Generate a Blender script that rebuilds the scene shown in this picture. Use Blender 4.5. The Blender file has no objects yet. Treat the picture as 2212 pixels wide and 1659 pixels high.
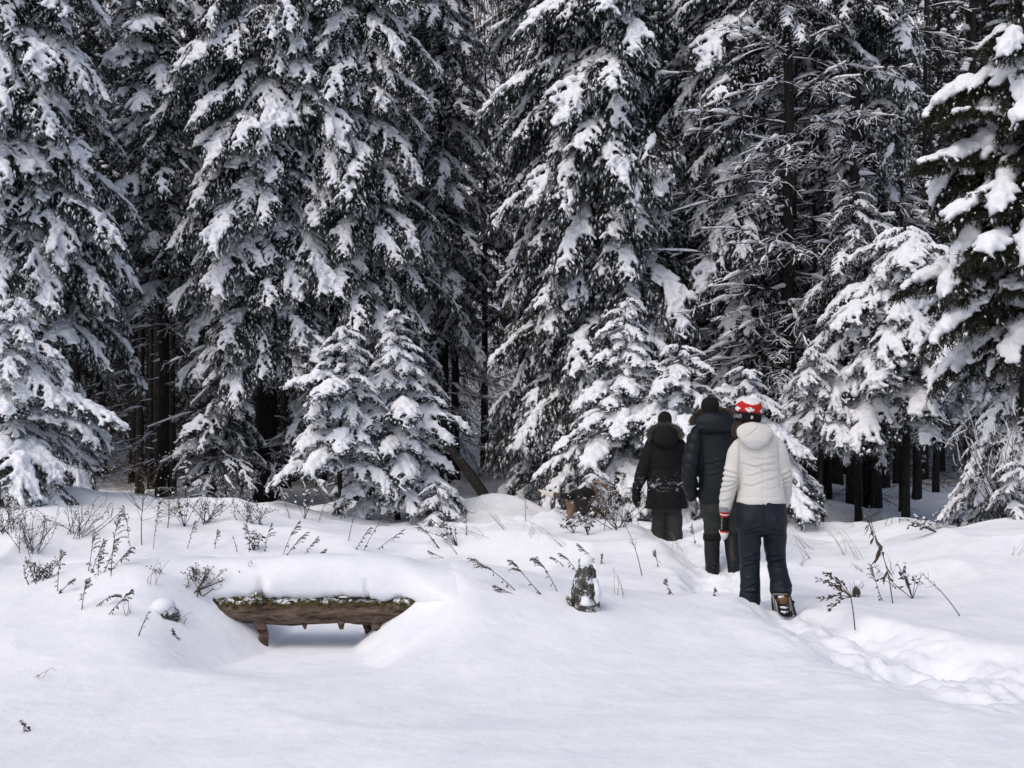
import bpy, bmesh, math, random
import numpy as np
from mathutils import Vector, Matrix, Quaternion

S = bpy.context.scene
COL = S.collection
R = math.radians

# ------------------------------------------------------------------ camera, sky, sun, exposure
ZC = 1.65                      # camera height above the snow plain
FPX, PW, PH, HORIZ = 2670.0, 2212.0, 1659.0, 890.0
cam_d = bpy.data.cameras.new('camera')
cam_d.sensor_width = 36.0
cam_d.lens = FPX / PW * 36.0
cam_d.shift_y = (HORIZ - PH / 2) / PW
cam_d.clip_start, cam_d.clip_end = 0.1, 600.0
cam = bpy.data.objects.new('camera', cam_d)
cam.location = (0, 0, ZC)
cam.rotation_euler = (R(90), 0, 0)
COL.objects.link(cam)
S.camera = cam

SUN_EL, SUN_AZ = 54.0, 220.0   # degrees; azimuth clockwise from +Y (from the left, a little behind the camera)
world = bpy.data.worlds.new("World")
S.world = world
world.use_nodes = True
wn = world.node_tree.nodes
wl = world.node_tree.links
for n in list(wn):
    wn.remove(n)
w_out = wn.new('ShaderNodeOutputWorld')
w_bg = wn.new('ShaderNodeBackground')
w_sky = wn.new('ShaderNodeTexSky')
w_sky.sky_type = 'NISHITA'
w_sky.sun_disc = False
w_sky.sun_elevation = R(SUN_EL)
w_sky.sun_rotation = R(SUN_AZ)
w_sky.air_density = 1.0
w_sky.dust_density = 4.0
w_sky.ozone_density = 1.0
w_hs = wn.new('ShaderNodeHueSaturation')   # cloud cover: the blue of the sky washed out to a pale grey blue
w_hs.inputs['Saturation'].default_value = 1.0
w_hs.inputs['Value'].default_value = 1.0
w_bg.inputs['Strength'].default_value = 0.150
wl.new(w_sky.outputs[0], w_hs.inputs['Color'])
wl.new(w_hs.outputs[0], w_bg.inputs[0])
wl.new(w_bg.outputs[0], w_out.inputs[0])

sun_d = bpy.data.lights.new('sun', 'SUN')
sun_d.energy = 0.8
sun_d.angle = R(50)
sun_d.color = (1.0, 0.985, 0.965)
sun = bpy.data.objects.new('sun', sun_d)
az = R(SUN_AZ)
d = Vector((math.sin(az) * math.cos(R(SUN_EL)), math.cos(az) * math.cos(R(SUN_EL)), math.sin(R(SUN_EL))))
sun.rotation_euler = d.to_track_quat('Z', 'Y').to_euler()
sun.location = (0, 0, 40)
COL.objects.link(sun)

S.view_settings.view_transform = 'Standard'
S.view_settings.look = 'None'
S.view_settings.gamma = 1.0
S.view_settings.exposure = -0.12
S.view_settings.use_curve_mapping = False
S.render.engine = 'CYCLES'
S.cycles.max_bounces = 6
S.cycles.diffuse_bounces = 4
S.cycles.glossy_bounces = 2
S.cycles.use_adaptive_sampling = True
S.cycles.adaptive_threshold = 0.02

# ------------------------------------------------------------------ small helpers
def at(px, py, Y):
    """World point of a photo pixel (2212 x 1659 frame) at depth Y: used only to read positions off the photograph."""
    return ((px - PW / 2) / FPX * Y, Y, ZC + (HORIZ - py) / FPX * Y)

def X(px, Y):
    return (px - PW / 2) / FPX * Y

def sstep(a, b, x):
    t = np.clip((x - a) / (b - a), 0, 1)
    return t * t * (3 - 2 * t)

def _hash(ix, iy, iz, seed):
    h = (ix.astype(np.int64) * 374761393 + iy.astype(np.int64) * 668265263 + iz.astype(np.int64) * 2147483647 + seed * 974711) & 0xffffffff
    h = ((h ^ (h >> 13)) * 1274126177) & 0xffffffff
    h = ((h ^ (h >> 16)) * 2246822519) & 0xffffffff
    return ((h ^ (h >> 15)) & 0xffffff) / float(0xffffff)

def vnoise(x, y, z=None, seed=0):
    """Smooth value noise in -1..1, for numpy arrays."""
    x = np.asarray(x, float); y = np.asarray(y, float)
    z = np.zeros_like(x) if z is None else np.asarray(z, float)
    xi, yi, zi = np.floor(x), np.floor(y), np.floor(z)
    fx, fy, fz = x - xi, y - yi, z - zi
    fx = fx ** 3 * (fx * (fx * 6 - 15) + 10); fy = fy ** 3 * (fy * (fy * 6 - 15) + 10); fz = fz ** 3 * (fz * (fz * 6 - 15) + 10)
    out = 0.0
    for dx in (0, 1):
        wx = fx if dx else 1 - fx
        for dy in (0, 1):
            wy = fy if dy else 1 - fy
            for dz in (0, 1):
                wz = fz if dz else 1 - fz
                out = out + wx * wy * wz * _hash(xi + dx, yi + dy, zi + dz, seed)
    return out * 2 - 1

def fbm(x, y, z=None, seed=0, oct=3, gain=0.5):
    a, s, t = 1.0, 0.0, 0.0
    f = 1.0
    for k in range(oct):
        s = s + a * vnoise(np.asarray(x) * f, np.asarray(y) * f, None if z is None else np.asarray(z) * f, seed + 17 * k)
        t += a
        a *= gain
        f *= 2.03
    return s / t

def mesh_np(name, V, F, mats=(), smooth=True, mi=None):
    """A mesh from numpy arrays: V (n,3); F a list of (m,3) / (m,4) arrays or one array."""
    me = bpy.data.meshes.new(name)
    V = np.asarray(V, np.float32)
    Fs = [np.asarray(f, np.int32) for f in (F if isinstance(F, (list, tuple)) else [F]) if len(f)]
    me.vertices.add(len(V))
    me.vertices.foreach_set('co', V.ravel())
    loops = np.concatenate([f.ravel() for f in Fs])
    tot = np.concatenate([np.full(len(f), f.shape[1], np.int32) for f in Fs])
    start = np.concatenate([[0], np.cumsum(tot)[:-1]]).astype(np.int32)
    me.loops.add(len(loops))
    me.loops.foreach_set('vertex_index', loops)
    me.polygons.add(len(tot))
    me.polygons.foreach_set('loop_start', start)
    me.polygons.foreach_set('loop_total', tot)
    if mi is not None:
        me.polygons.foreach_set('material_index', np.asarray(mi, np.int32))
    me.update(calc_edges=True)
    me.polygons.foreach_set('use_smooth', np.full(len(tot), bool(smooth)))
    for m in mats:
        me.materials.append(m)
    me.validate()
    return me

def link(name, me, parent=None, loc=None):
    o = bpy.data.objects.new(name, me)
    COL.objects.link(o)
    if parent is not None:
        o.parent = parent
    if loc is not None:
        o.location = loc
    return o

def tag(o, label=None, cat=None, group=None, kind=None):
    if label: o['label'] = label
    if cat: o['category'] = cat
    if group: o['group'] = group
    if kind: o['kind'] = kind
    return o

def thing(name, label, cat, loc=(0, 0, 0), rz=0.0, group=None):
    o = bpy.data.objects.new(name, None)
    o.empty_display_size = 0.2
    COL.objects.link(o)
    o.location = loc
    o.rotation_euler = (0, 0, rz)
    return tag(o, label, cat, group)

class Geo:
    """Collects vertices and faces (numpy) for one mesh."""
    def __init__(self):
        self.V, self.T, self.Q, self.n = [], [], [], 0
    def add(self, V, T=None, Q=None):
        V = np.asarray(V, float).reshape(-1, 3)
        self.V.append(V)
        if T is not None and len(T): self.T.append(np.asarray(T, np.int64).reshape(-1, 3) + self.n)
        if Q is not None and len(Q): self.Q.append(np.asarray(Q, np.int64).reshape(-1, 4) + self.n)
        self.n += len(V)
    def tube(self, P, r, k=6, cap=True):
        """A tube along points P with radii r (parallel-transport frames)."""
        P = np.asarray(P, float); n = len(P)
        r = np.broadcast_to(np.asarray(r, float), (n,))
        D = np.gradient(P, axis=0)
        D /= np.linalg.norm(D, axis=1)[:, None] + 1e-9
        up = np.array([0, 0, 1.0]) if abs(D[0, 2]) < 0.9 else np.array([1.0, 0, 0])
        V = np.zeros((n, k, 3))
        a = np.cross(D[0], up); a /= np.linalg.norm(a)
        for i in range(n):
            a = a - D[i] * np.dot(a, D[i]); a /= np.linalg.norm(a) + 1e-9
            b = np.cross(D[i], a)
            for j in range(k):
                t = 2 * math.pi * j / k
                V[i, j] = P[i] + r[i] * (math.cos(t) * a + math.sin(t) * b)
        idx = np.arange(n * k).reshape(n, k)
        q = np.stack([idx[:-1], np.roll(idx, -1, 1)[:-1], np.roll(idx, -1, 1)[1:], idx[1:]], -1).reshape(-1, 4)
        self.add(V.reshape(-1, 3), Q=q)
        if cap:
            base = self.n
            self.add([P[0], P[-1]])
            t0 = [[base, idx[0, (j + 1) % k] + base - n * k, idx[0, j] + base - n * k] for j in range(k)]
            t1 = [[base + 1, idx[-1, j] + base - n * k, idx[-1, (j + 1) % k] + base - n * k] for j in range(k)]
            self.T.append(np.array(t0 + t1, np.int64))
    def arrays(self):
        V = np.concatenate(self.V) if self.V else np.zeros((0, 3))
        T = np.concatenate(self.T) if self.T else np.zeros((0, 3), int)
        Q = np.concatenate(self.Q) if self.Q else np.zeros((0, 4), int)
        return V, T, Q
    def mesh(self, name, mats=(), smooth=True):
        V, T, Q = self.arrays()
        return mesh_np(name, V, [T, Q], mats, smooth)

# ------------------------------------------------------------------ materials
MATS = {}
def nt(name):
    m = bpy.data.materials.new(name)
    m.use_nodes = True
    t = m.node_tree
    b = t.nodes.get('Principled BSDF')
    MATS[name] = m
    return m, t, b

def node(t, typ, **kw):
    n = t.nodes.new(typ)
    for k, v in kw.items():
        if k in n.inputs: n.inputs[k].default_value = v
        else: setattr(n, k, v)
    return n

def noise_tex(t, scale, detail=4, rough=0.6, coord='Object', stretch=None):
    tc = node(t, 'ShaderNodeTexCoord')
    src = tc.outputs[coord]
    if stretch:
        mp = node(t, 'ShaderNodeMapping')
        mp.inputs['Scale'].default_value = stretch
        t.links.new(src, mp.inputs[0]); src = mp.outputs[0]
    n = node(t, 'ShaderNodeTexNoise', Scale=scale, Detail=detail, Roughness=rough)
    t.links.new(src, n.inputs['Vector'])
    return n

def ramp(t, src, stops):
    r = node(t, 'ShaderNodeValToRGB')
    e = r.color_ramp.elements
    e[0].position, e[0].color = stops[0][0], (*stops[0][1], 1)
    e[1].position, e[1].color = stops[-1][0], (*stops[-1][1], 1)
    for p, c in stops[1:-1]:
        x = e.new(p); x.color = (*c, 1)
    t.links.new(src, r.inputs[0])
    return r

def bump(t, b, src, dist, strength=1.0):
    n = node(t, 'ShaderNodeBump', Strength=strength, Distance=dist)
    t.links.new(src, n.inputs['Height'])
    t.links.new(n.outputs[0], b.inputs['Normal'])
    return n

def cloth(name, c0, c1, scale=9, rough=0.85, bdist=0.004, bscale=40, snow=None, sheen=0.0):
    m, t, b = nt(name)
    n = noise_tex(t, scale, 5, 0.6)
    r = ramp(t, n.outputs[0], [(0.3, c0), (0.7, c1)])
    src = r.outputs[0]
    if snow:                       # snow stuck to the cloth: (object-space centre z, half height, amount)
        z0, dz, amt = snow
        tc = node(t, 'ShaderNodeTexCoord')
        sx = node(t, 'ShaderNodeSeparateXYZ'); t.links.new(tc.outputs['Object'], sx.inputs[0])
        a = node(t, 'ShaderNodeMath', operation='SUBTRACT'); a.inputs[1].default_value = z0; t.links.new(sx.outputs[2], a.inputs[0])
        a2 = node(t, 'ShaderNodeMath', operation='ABSOLUTE'); t.links.new(a.outputs[0], a2.inputs[0])
        a3 = node(t, 'ShaderNodeMapRange'); t.links.new(a2.outputs[0], a3.inputs[0])
        a3.inputs[1].default_value = 0; a3.inputs[2].default_value = dz; a3.inputs[3].default_value = amt; a3.inputs[4].default_value = 0.0
        ns = noise_tex(t, 16, 7, 0.75, stretch=(0.8, 0.8, 2.2))
        ad = node(t, 'ShaderNodeMath', operation='ADD'); t.links.new(ns.outputs[0], ad.inputs[0]); t.links.new(a3.outputs[0], ad.inputs[1])
        rs = ramp(t, ad.outputs[0], [(0.70, (0, 0, 0)), (0.80, (1, 1, 1))])
        mx = node(t, 'ShaderNodeMix', data_type='RGBA')
        t.links.new(rs.outputs[0], mx.inputs[0]); t.links.new(src, mx.inputs[6]); mx.inputs[7].default_value = (0.62, 0.64, 0.68, 1)
        src = mx.outputs[2]
    t.links.new(src, b.inputs['Base Color'])
    b.inputs['Roughness'].default_value = rough
    b.inputs['Specular IOR Level'].default_value = 0.25
    if sheen: b.inputs['Sheen Weight'].default_value = sheen
    nb = noise_tex(t, bscale, 4, 0.6)
    bump(t, b, nb.outputs[0], bdist)
    return m

def flat(name, c, rough=0.7, spec=0.3):
    m, t, b = nt(name)
    n = noise_tex(t, 30, 3, 0.6)
    r = ramp(t, n.outputs[0], [(0.3, tuple(x * 0.88 for x in c)), (0.7, tuple(min(1, x * 1.08) for x in c))])
    t.links.new(r.outputs[0], b.inputs['Base Color'])
    b.inputs['Roughness'].default_value = rough
    b.inputs['Specular IOR Level'].default_value = spec
    return m

def snow_mat(name, grain=180, gdist=0.003, soft=14, sdist=0.012, sss=0.0):
    m, t, b = nt(name)
    n = noise_tex(t, 3.0, 4, 0.55)
    r = ramp(t, n.outputs[0], [(0.35, (0.80, 0.815, 0.86)), (0.65, (0.87, 0.88, 0.91))])
    t.links.new(r.outputs[0], b.inputs['Base Color'])
    b.inputs['Roughness'].default_value = 0.8
    b.inputs['Specular IOR Level'].default_value = 0.15
    if sss:
        b.inputs['Subsurface Weight'].default_value = sss
        b.inputs['Subsurface Radius'].default_value = (0.02, 0.03, 0.05)
        b.inputs['Subsurface Scale'].default_value = 1.0
    g = noise_tex(t, grain, 3, 0.7)
    s = noise_tex(t, soft, 4, 0.55)
    b1 = node(t, 'ShaderNodeBump', Strength=1.0, Distance=sdist); t.links.new(s.outputs[0], b1.inputs['Height'])
    b2 = node(t, 'ShaderNodeBump', Strength=0.7, Distance=gdist); t.links.new(g.outputs[0], b2.inputs['Height'])
    t.links.new(b1.outputs[0], b2.inputs['Normal']); t.links.new(b2.outputs[0], b.inputs['Normal'])
    return m

M_GROUND = snow_mat('snow_ground', grain=90, gdist=0.004, soft=9, sdist=0.012)
M_SNOW = snow_mat('bough_snow', grain=60, gdist=0.006, soft=16, sdist=0.02)

def needle_mat(name, c0, c1, dust=0.5):
    """Needles: dark green, a dusting of snow lying on the faces that look up."""
    m, t, b = nt(name)
    n = noise_tex(t, 6, 4, 0.6)
    oi = node(t, 'ShaderNodeObjectInfo')
    r = ramp(t, n.outputs[0], [(0.3, c0), (0.7, c1)])
    hv = node(t, 'ShaderNodeHueSaturation')
    mr = node(t, 'ShaderNodeMapRange'); t.links.new(oi.outputs['Random'], mr.inputs[0]); mr.inputs[3].default_value = 0.75; mr.inputs[4].default_value = 1.3
    t.links.new(mr.outputs[0], hv.inputs['Value']); t.links.new(r.outputs[0], hv.inputs['Color'])
    g = node(t, 'ShaderNodeNewGeometry')
    sx = node(t, 'ShaderNodeSeparateXYZ'); t.links.new(g.outputs['Normal'], sx.inputs[0])
    nn = noise_tex(t, 22, 4, 0.7)
    mu = node(t, 'ShaderNodeMath', operation='MULTIPLY_ADD'); t.links.new(nn.outputs[0], mu.inputs[0]); mu.inputs[1].default_value = 1.2; t.links.new(sx.outputs[2], mu.inputs[2])
    rr = ramp(t, mu.outputs[0], [(0.98, (0, 0, 0)), (1.0, (dust, dust, dust))])
    rr.color_ramp.elements[0].position = 0.70; rr.color_ramp.elements[1].position = 0.90
    dv = node(t, 'ShaderNodeMath', operation='DIVIDE'); dv.inputs[1].default_value = 1.8; t.links.new(mu.outputs[0], dv.inputs[0])
    t.links.new(dv.outputs[0], rr.inputs[0])
    mx = node(t, 'ShaderNodeMix', data_type='RGBA')
    t.links.new(rr.outputs[0], mx.inputs[0]); t.links.new(hv.outputs[0], mx.inputs[6]); mx.inputs[7].default_value = (0.74, 0.76, 0.80, 1)
    t.links.new(mx.outputs[2], b.inputs['Base Color'])
    b.inputs['Roughness'].default_value = 0.7
    b.inputs['Specular IOR Level'].default_value = 0.2
    return m

M_NEEDLE = needle_mat('spruce_needles', (0.007, 0.013, 0.010), (0.018, 0.032, 0.025), 0.48)
M_NEEDLE_DARK = needle_mat('deep_needles', (0.010, 0.015, 0.012), (0.022, 0.030, 0.024), 0.35)
M_CEDAR = needle_mat('cedar_leaves', (0.010, 0.013, 0.006), (0.032, 0.035, 0.015), 0.30)

def bark_mat(name, c0, c1, snow=0.0, stretch=(6, 6, 1.2)):
    m, t, b = nt(name)
    n = noise_tex(t, 5, 7, 0.7, stretch=stretch)
    r = ramp(t, n.outputs[0], [(0.32, c0), (0.68, c1)])
    src = r.outputs[0]
    if snow:
        ns = noise_tex(t, 7, 6, 0.75)
        rs = ramp(t, ns.outputs[0], [(0.62 - 0.1 * snow, (0, 0, 0)), (0.68 - 0.1 * snow, (1, 1, 1))])
        mx = node(t, 'ShaderNodeMix', data_type='RGBA')
        t.links.new(rs.outputs[0], mx.inputs[0]); t.links.new(src, mx.inputs[6]); mx.inputs[7].default_value = (0.78, 0.8, 0.84, 1)
        src = mx.outputs[2]
    t.links.new(src, b.inputs['Base Color'])
    b.inputs['Roughness'].default_value = 0.9
    b.inputs['Specular IOR Level'].default_value = 0.15
    bump(t, b, n.outputs[0], 0.02)
    return m

M_BARK = bark_mat('spruce_bark', (0.010, 0.009, 0.0085), (0.045, 0.041, 0.038))
M_TWIG = bark_mat('dead_twig', (0.020, 0.017, 0.015), (0.065, 0.055, 0.047), stretch=(2, 2, 2))
# ------------------------------------------------------------------ the ground: one sheet of snow
LOGX, LOGY = -1.43, 8.95        # middle of the hollow under the fallen log

TRAIL = np.array([(3.9, 6.6), (3.15, 7.35), (2.75, 8.2), (2.35, 9.0), (2.02, 9.8), (1.93, 10.6), (1.93, 11.4), (1.98, 12.2), (1.85, 13.2), (1.75, 14.2), (1.8, 15.4)])

def trail_dist(x, y):
    best = np.full(np.shape(x), 9.0); tt = np.zeros(np.shape(x))
    acc = 0.0
    for a, b in zip(TRAIL[:-1], TRAIL[1:]):
        L = np.linalg.norm(b - a)
        u = np.clip(((x - a[0]) * (b[0] - a[0]) + (y - a[1]) * (b[1] - a[1])) / L ** 2, 0, 1)
        dd = np.hypot(x - a[0] - u * (b[0] - a[0]), y - a[1] - u * (b[1] - a[1]))
        m = dd < best
        best = np.where(m, dd, best); tt = np.where(m, acc + u * L, tt)
        acc += L
    return best, tt

def gb(x, y, cx, cy, h, sx, sy, rot=0.0):
    c, s = math.cos(rot), math.sin(rot)
    u, v = (x - cx) * c + (y - cy) * s, -(x - cx) * s + (y - cy) * c
    return h * np.exp(-0.5 * ((u / sx) ** 2 + (v / sy) ** 2))

def smin(a, b, k):
    h = np.clip(0.5 + 0.5 * (b - a) / k, 0, 1)
    return b * (1 - h) + a * h - k * h * (1 - h)

def H(x, y, detail=True):
    x = np.asarray(x, float); y = np.asarray(y, float)
    z = np.zeros(np.broadcast(x, y).shape)
    far = sstep(9.5, 13, y)
    z = z + 0.05 * fbm(x * 0.35, y * 0.35, seed=3) + far * 0.14 * fbm(x * 0.45 + 9, y * 0.6, seed=5) + far * 0.09 * fbm(x * 1.1, y * 1.3, seed=8, oct=2)
    crest = (1 - np.abs(vnoise(x * 0.55 + 4.2, y * 0.75 + 1.7, seed=15))) ** 3
    z = z + (0.03 + 0.08 * far) * (crest - 0.42) * sstep(40, 22, y) + 0.035 * fbm(x * 0.5 + 3, y * 0.9, seed=17, oct=2) * sstep(10, 8, y)
    # gentle rise towards the wood in the middle, higher ground on the left
    z = z + 0.20 * sstep(10.5, 14, y) * sstep(19.5, 15, y) * sstep(4.2, 2.4, x)
    z = z + 0.30 * sstep(10, 14.5, y) * sstep(-1.5, -4.5, x) * sstep(22, 17, y)
    z = z + gb(x, y, -3.9, 10.3, 0.22, 1.3, 1.1)
    z = z + gb(x, y, 5.9, 12.2, 0.62, 1.5, 1.25, 0.25)              # bank at the frame's right edge
    z = z + gb(x, y, 5.1, 15.6, 0.34, 0.62, 0.7, -0.2)              # humps before it
    z = z + gb(x, y, 4.3, 13.4, 0.07, 1.3, 0.7)
    z = z + gb(x, y, 0.35, 9.4, 0.15, 1.15, 0.75)                      # swell with the stump on it
    z = z + gb(x, y, -0.15, 13.4, 0.17, 1.3, 0.8)
    z = z + gb(x, y, 0.4, 16.6, 0.16, 0.8, 0.7)
    z = z + gb(x, y, -0.35, 18.6, 0.30, 0.55, 0.5)
    z = z - gb(x, y, -1.55, 16.2, 0.16, 0.8, 0.8)
    z = z + gb(x, y, -6.1, 15.6, 0.22, 0.7, 0.7)
    # ridge along the fallen log, a hollow melted out before and behind it
    ridge = 0.54 * np.exp(-0.5 * ((x - LOGX) / np.where(x < LOGX, 1.7, 1.35)) ** 2) * np.where(y < 9.3, np.exp(-0.5 * ((9.3 - y) / 1.02) ** 2), np.exp(-0.5 * ((y - 9.3) / 1.1) ** 2))
    z = z + ridge
    dx = np.abs(x - LOGX)
    fw = np.clip(8.95 - y, 0, 3)
    bowl = -0.055 + 0.46 * (np.clip(dx - 0.28 - 0.30 * fw, 0, 3) / (0.52 + 0.45 * fw)) ** 1.08 + 0.35 * np.clip((y - 10.1) / 0.7, 0, 2) ** 2 + 0.05 * np.clip((8.62 - 0.40 * np.exp(-(dx / 0.6) ** 2) - y) / 0.5, 0, 2) ** 2
    z = smin(z, bowl, 0.13)
    # low hump over a buried log on the left slope
    z = z + gb(x, y, -2.78, 8.95, 0.10, 0.16, 0.34, 0.5)
    # the ground the three hikers walk on
    for cx, cy, dz in FIT:
        z = z + gb(x, y, cx, cy, dz, 0.9, 0.75)
    # the trodden trail: a broad shallow trench, lumps, footprints and thrown-up snow
    td, tt = trail_dist(x, y)
    wob = 0.20 * fbm(x * 2.1, y * 2.1, seed=61, oct=3)
    wd = 0.36 + 0.34 * sstep(9.6, 7.6, y)
    near = np.exp(-(np.maximum(td + wob * 0.55, 0) / wd) ** 4)
    wide = np.exp(-(np.maximum(td + wob, 0) / (wd * 1.75)) ** 2)
    z = z - near * 0.10 + (wide - near) * 0.035
    if detail:
        lump = fbm(x * 3.4, y * 3.4, seed=21, oct=5, gain=0.54)
        z = z + (near * 0.09 + wide * 0.045) * lump + wide * 0.035 * np.abs(fbm(x * 8, y * 8, seed=33, oct=3)) * sstep(-0.2, 0.3, fbm(x * 1.3, y * 1.3, seed=35, oct=2))
        for i in range(22):                                   # separate prints, left and right
            s = i * 0.47 + 0.2
            k = np.searchsorted(TCUM, s) - 1
            if k >= len(TRAIL) - 1: break
            u = (s - TCUM[k]) / (TCUM[k + 1] - TCUM[k])
            p = TRAIL[k] * (1 - u) + TRAIL[k + 1] * u
            dd = (TRAIL[k + 1] - TRAIL[k]) / (TCUM[k + 1] - TCUM[k])
            off = (0.17 + 0.06 * math.sin(i * 2.3)) * (1 if i % 2 else -1)
            cx, cy = p[0] - dd[1] * off, p[1] + dd[0] * off
            if 9.4 < cy < 10.1 or 11.7 < cy < 12.3: continue
            z = z - gb(x, y, cx, cy, 0.085, 0.20, 0.10, math.atan2(dd[1], dd[0]) + 0.2 * math.sin(i * 5.1)) + gb(x, y, cx - 0.2 * dd[0], cy - 0.2 * dd[1], 0.04, 0.10, 0.12)
        z = z + 0.004 * fbm(x * 2.5, y * 7, seed=41, oct=3)
        z = z + sstep(13.5, 16.5, y) * sstep(30, 22, y) * 0.05 * np.maximum(0, fbm(x * 3.3, y * 3.3, seed=81, oct=3) - 0.18)
        z = z + 0.02 * np.maximum(0, vnoise(x * 6.1, y * 6.1, seed=83) - 0.72) * sstep(9, 12, y)
        z = z + 0.012 * fbm(x * 1.1, y * 1.6, seed=43, oct=3) * sstep(9.0, 7.0, y)
        # trampled patch round the dog
        z = z + gb(x, y, 0.15, 16.7, 1.0, 0.5, 0.35) * (0.10 * fbm(x * 5, y * 5, seed=51, oct=3) - 0.05)
    z = z + gb(x, y, 1.87, 9.60, 0.055, 0.16, 0.12) + gb(x, y, 1.62, 9.55, 0.05, 0.2, 0.2)
    # hillside behind the wood
    z = z + 0.85 * np.maximum(0, np.sqrt((np.maximum(y - 36, 0)) ** 2 + 4) - 2) * sstep(400, 90, y) + 1.2 * sstep(34, 60, y) * fbm(x * 0.05, y * 0.05, seed=70)
    return z

FIT = []
TCUM = np.concatenate([[0], np.cumsum(np.linalg.norm(np.diff(TRAIL, axis=0), axis=1))])
def h1(x, y):
    return float(H(np.array([x]), np.array([y]), False)[0])

_f = [(X(1643, 9.8), 9.8, 0.055), (X(1556, 12.0), 12.0, 0.14), (X(1438, 13.55), 13.55, 0.27)]
for _ in range(4):
    for _i, (_x, _y, _z) in enumerate(_f):
        e = _z - h1(_x, _y)
        if len(FIT) <= _i: FIT.append((_x, _y, e))
        else: FIT[_i] = (_x, _y, FIT[_i][2] + e)

def grow(a, b, s0, g, lim):
    out, v, s = [], a, s0
    sign = 1 if b > a else -1
    while (b - v) * sign > 0:
        v += sign * s
        s = min(s * g, lim)
        out.append(v)
    return out

xs = np.arange(-6.6, 7.0, 0.03)
xs = np.concatenate([np.array(grow(xs[0], -160, 0.05, 1.12, 9))[::-1], xs, np.array(grow(xs[-1], 160, 0.05, 1.12, 9))])
ys = np.concatenate([np.arange(4.6, 13, 0.03), np.arange(13, 24, 0.06)])
ys = np.concatenate([np.array(grow(ys[0], -60, 0.06, 1.15, 6))[::-1], ys, np.array(grow(ys[-1], 170, 0.08, 1.10, 5))])
gx, gy = np.meshgrid(xs, ys)
gz = H(gx, gy)
nx, ny = len(xs), len(ys)
idx = np.arange(nx * ny).reshape(ny, nx)
q = np.stack([idx[:-1, :-1], idx[:-1, 1:], idx[1:, 1:], idx[1:, :-1]], -1).reshape(-1, 4)
g_me = mesh_np('snow_ground', np.stack([gx, gy, gz], -1).reshape(-1, 3), q, (M_GROUND,))
tag(link('snow_ground', g_me), kind='structure')
# ------------------------------------------------------------------ the fallen log over the hollow
def voxel(V, T, size, smooth=6, fac=0.5, noise=0.0, nscale=8, seed=0):
    """Union of overlapping closed shapes as one smooth skin (voxel remesh), returned as (V, quads)."""
    me = mesh_np('tmp', V, T)
    o = bpy.data.objects.new('tmp', me)
    COL.objects.link(o)
    m = o.modifiers.new('r', 'REMESH'); m.mode = 'VOXEL'; m.voxel_size = size; m.adaptivity = 0
    if smooth:
        s = o.modifiers.new('s', 'SMOOTH'); s.factor = fac; s.iterations = smooth
    dg = bpy.context.evaluated_depsgraph_get()
    ev = o.evaluated_get(dg)
    r = ev.to_mesh()
    n = len(r.vertices)
    W = np.zeros(n * 3, np.float32); r.vertices.foreach_get('co', W); W = W.reshape(-1, 3)
    L = np.zeros(len(r.loops), np.int32); r.loops.foreach_get('vertex_index', L)
    Nn = np.zeros(n * 3, np.float32); r.vertices.foreach_get('normal', Nn); Nn = Nn.reshape(-1, 3)
    F = L.reshape(-1, 4).copy()
    ev.to_mesh_clear()
    bpy.data.objects.remove(o); bpy.data.meshes.remove(me)
    if noise:
        W = W + Nn * (noise * fbm(W[:, 0] * nscale, W[:, 1] * nscale, W[:, 2] * nscale, seed=seed, oct=3))[:, None]
    return W, F

def ico(sub=1):
    bm = bmesh.new()
    bmesh.ops.create_icosphere(bm, subdivisions=sub, radius=1.0)
    V = np.array([v.co[:] for v in bm.verts]); T = np.array([[v.index for v in f.verts] for f in bm.faces])
    bm.free()
    return V, T
ICO1, ICO2, ICO3 = ico(1), ico(2), ico(3)

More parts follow.
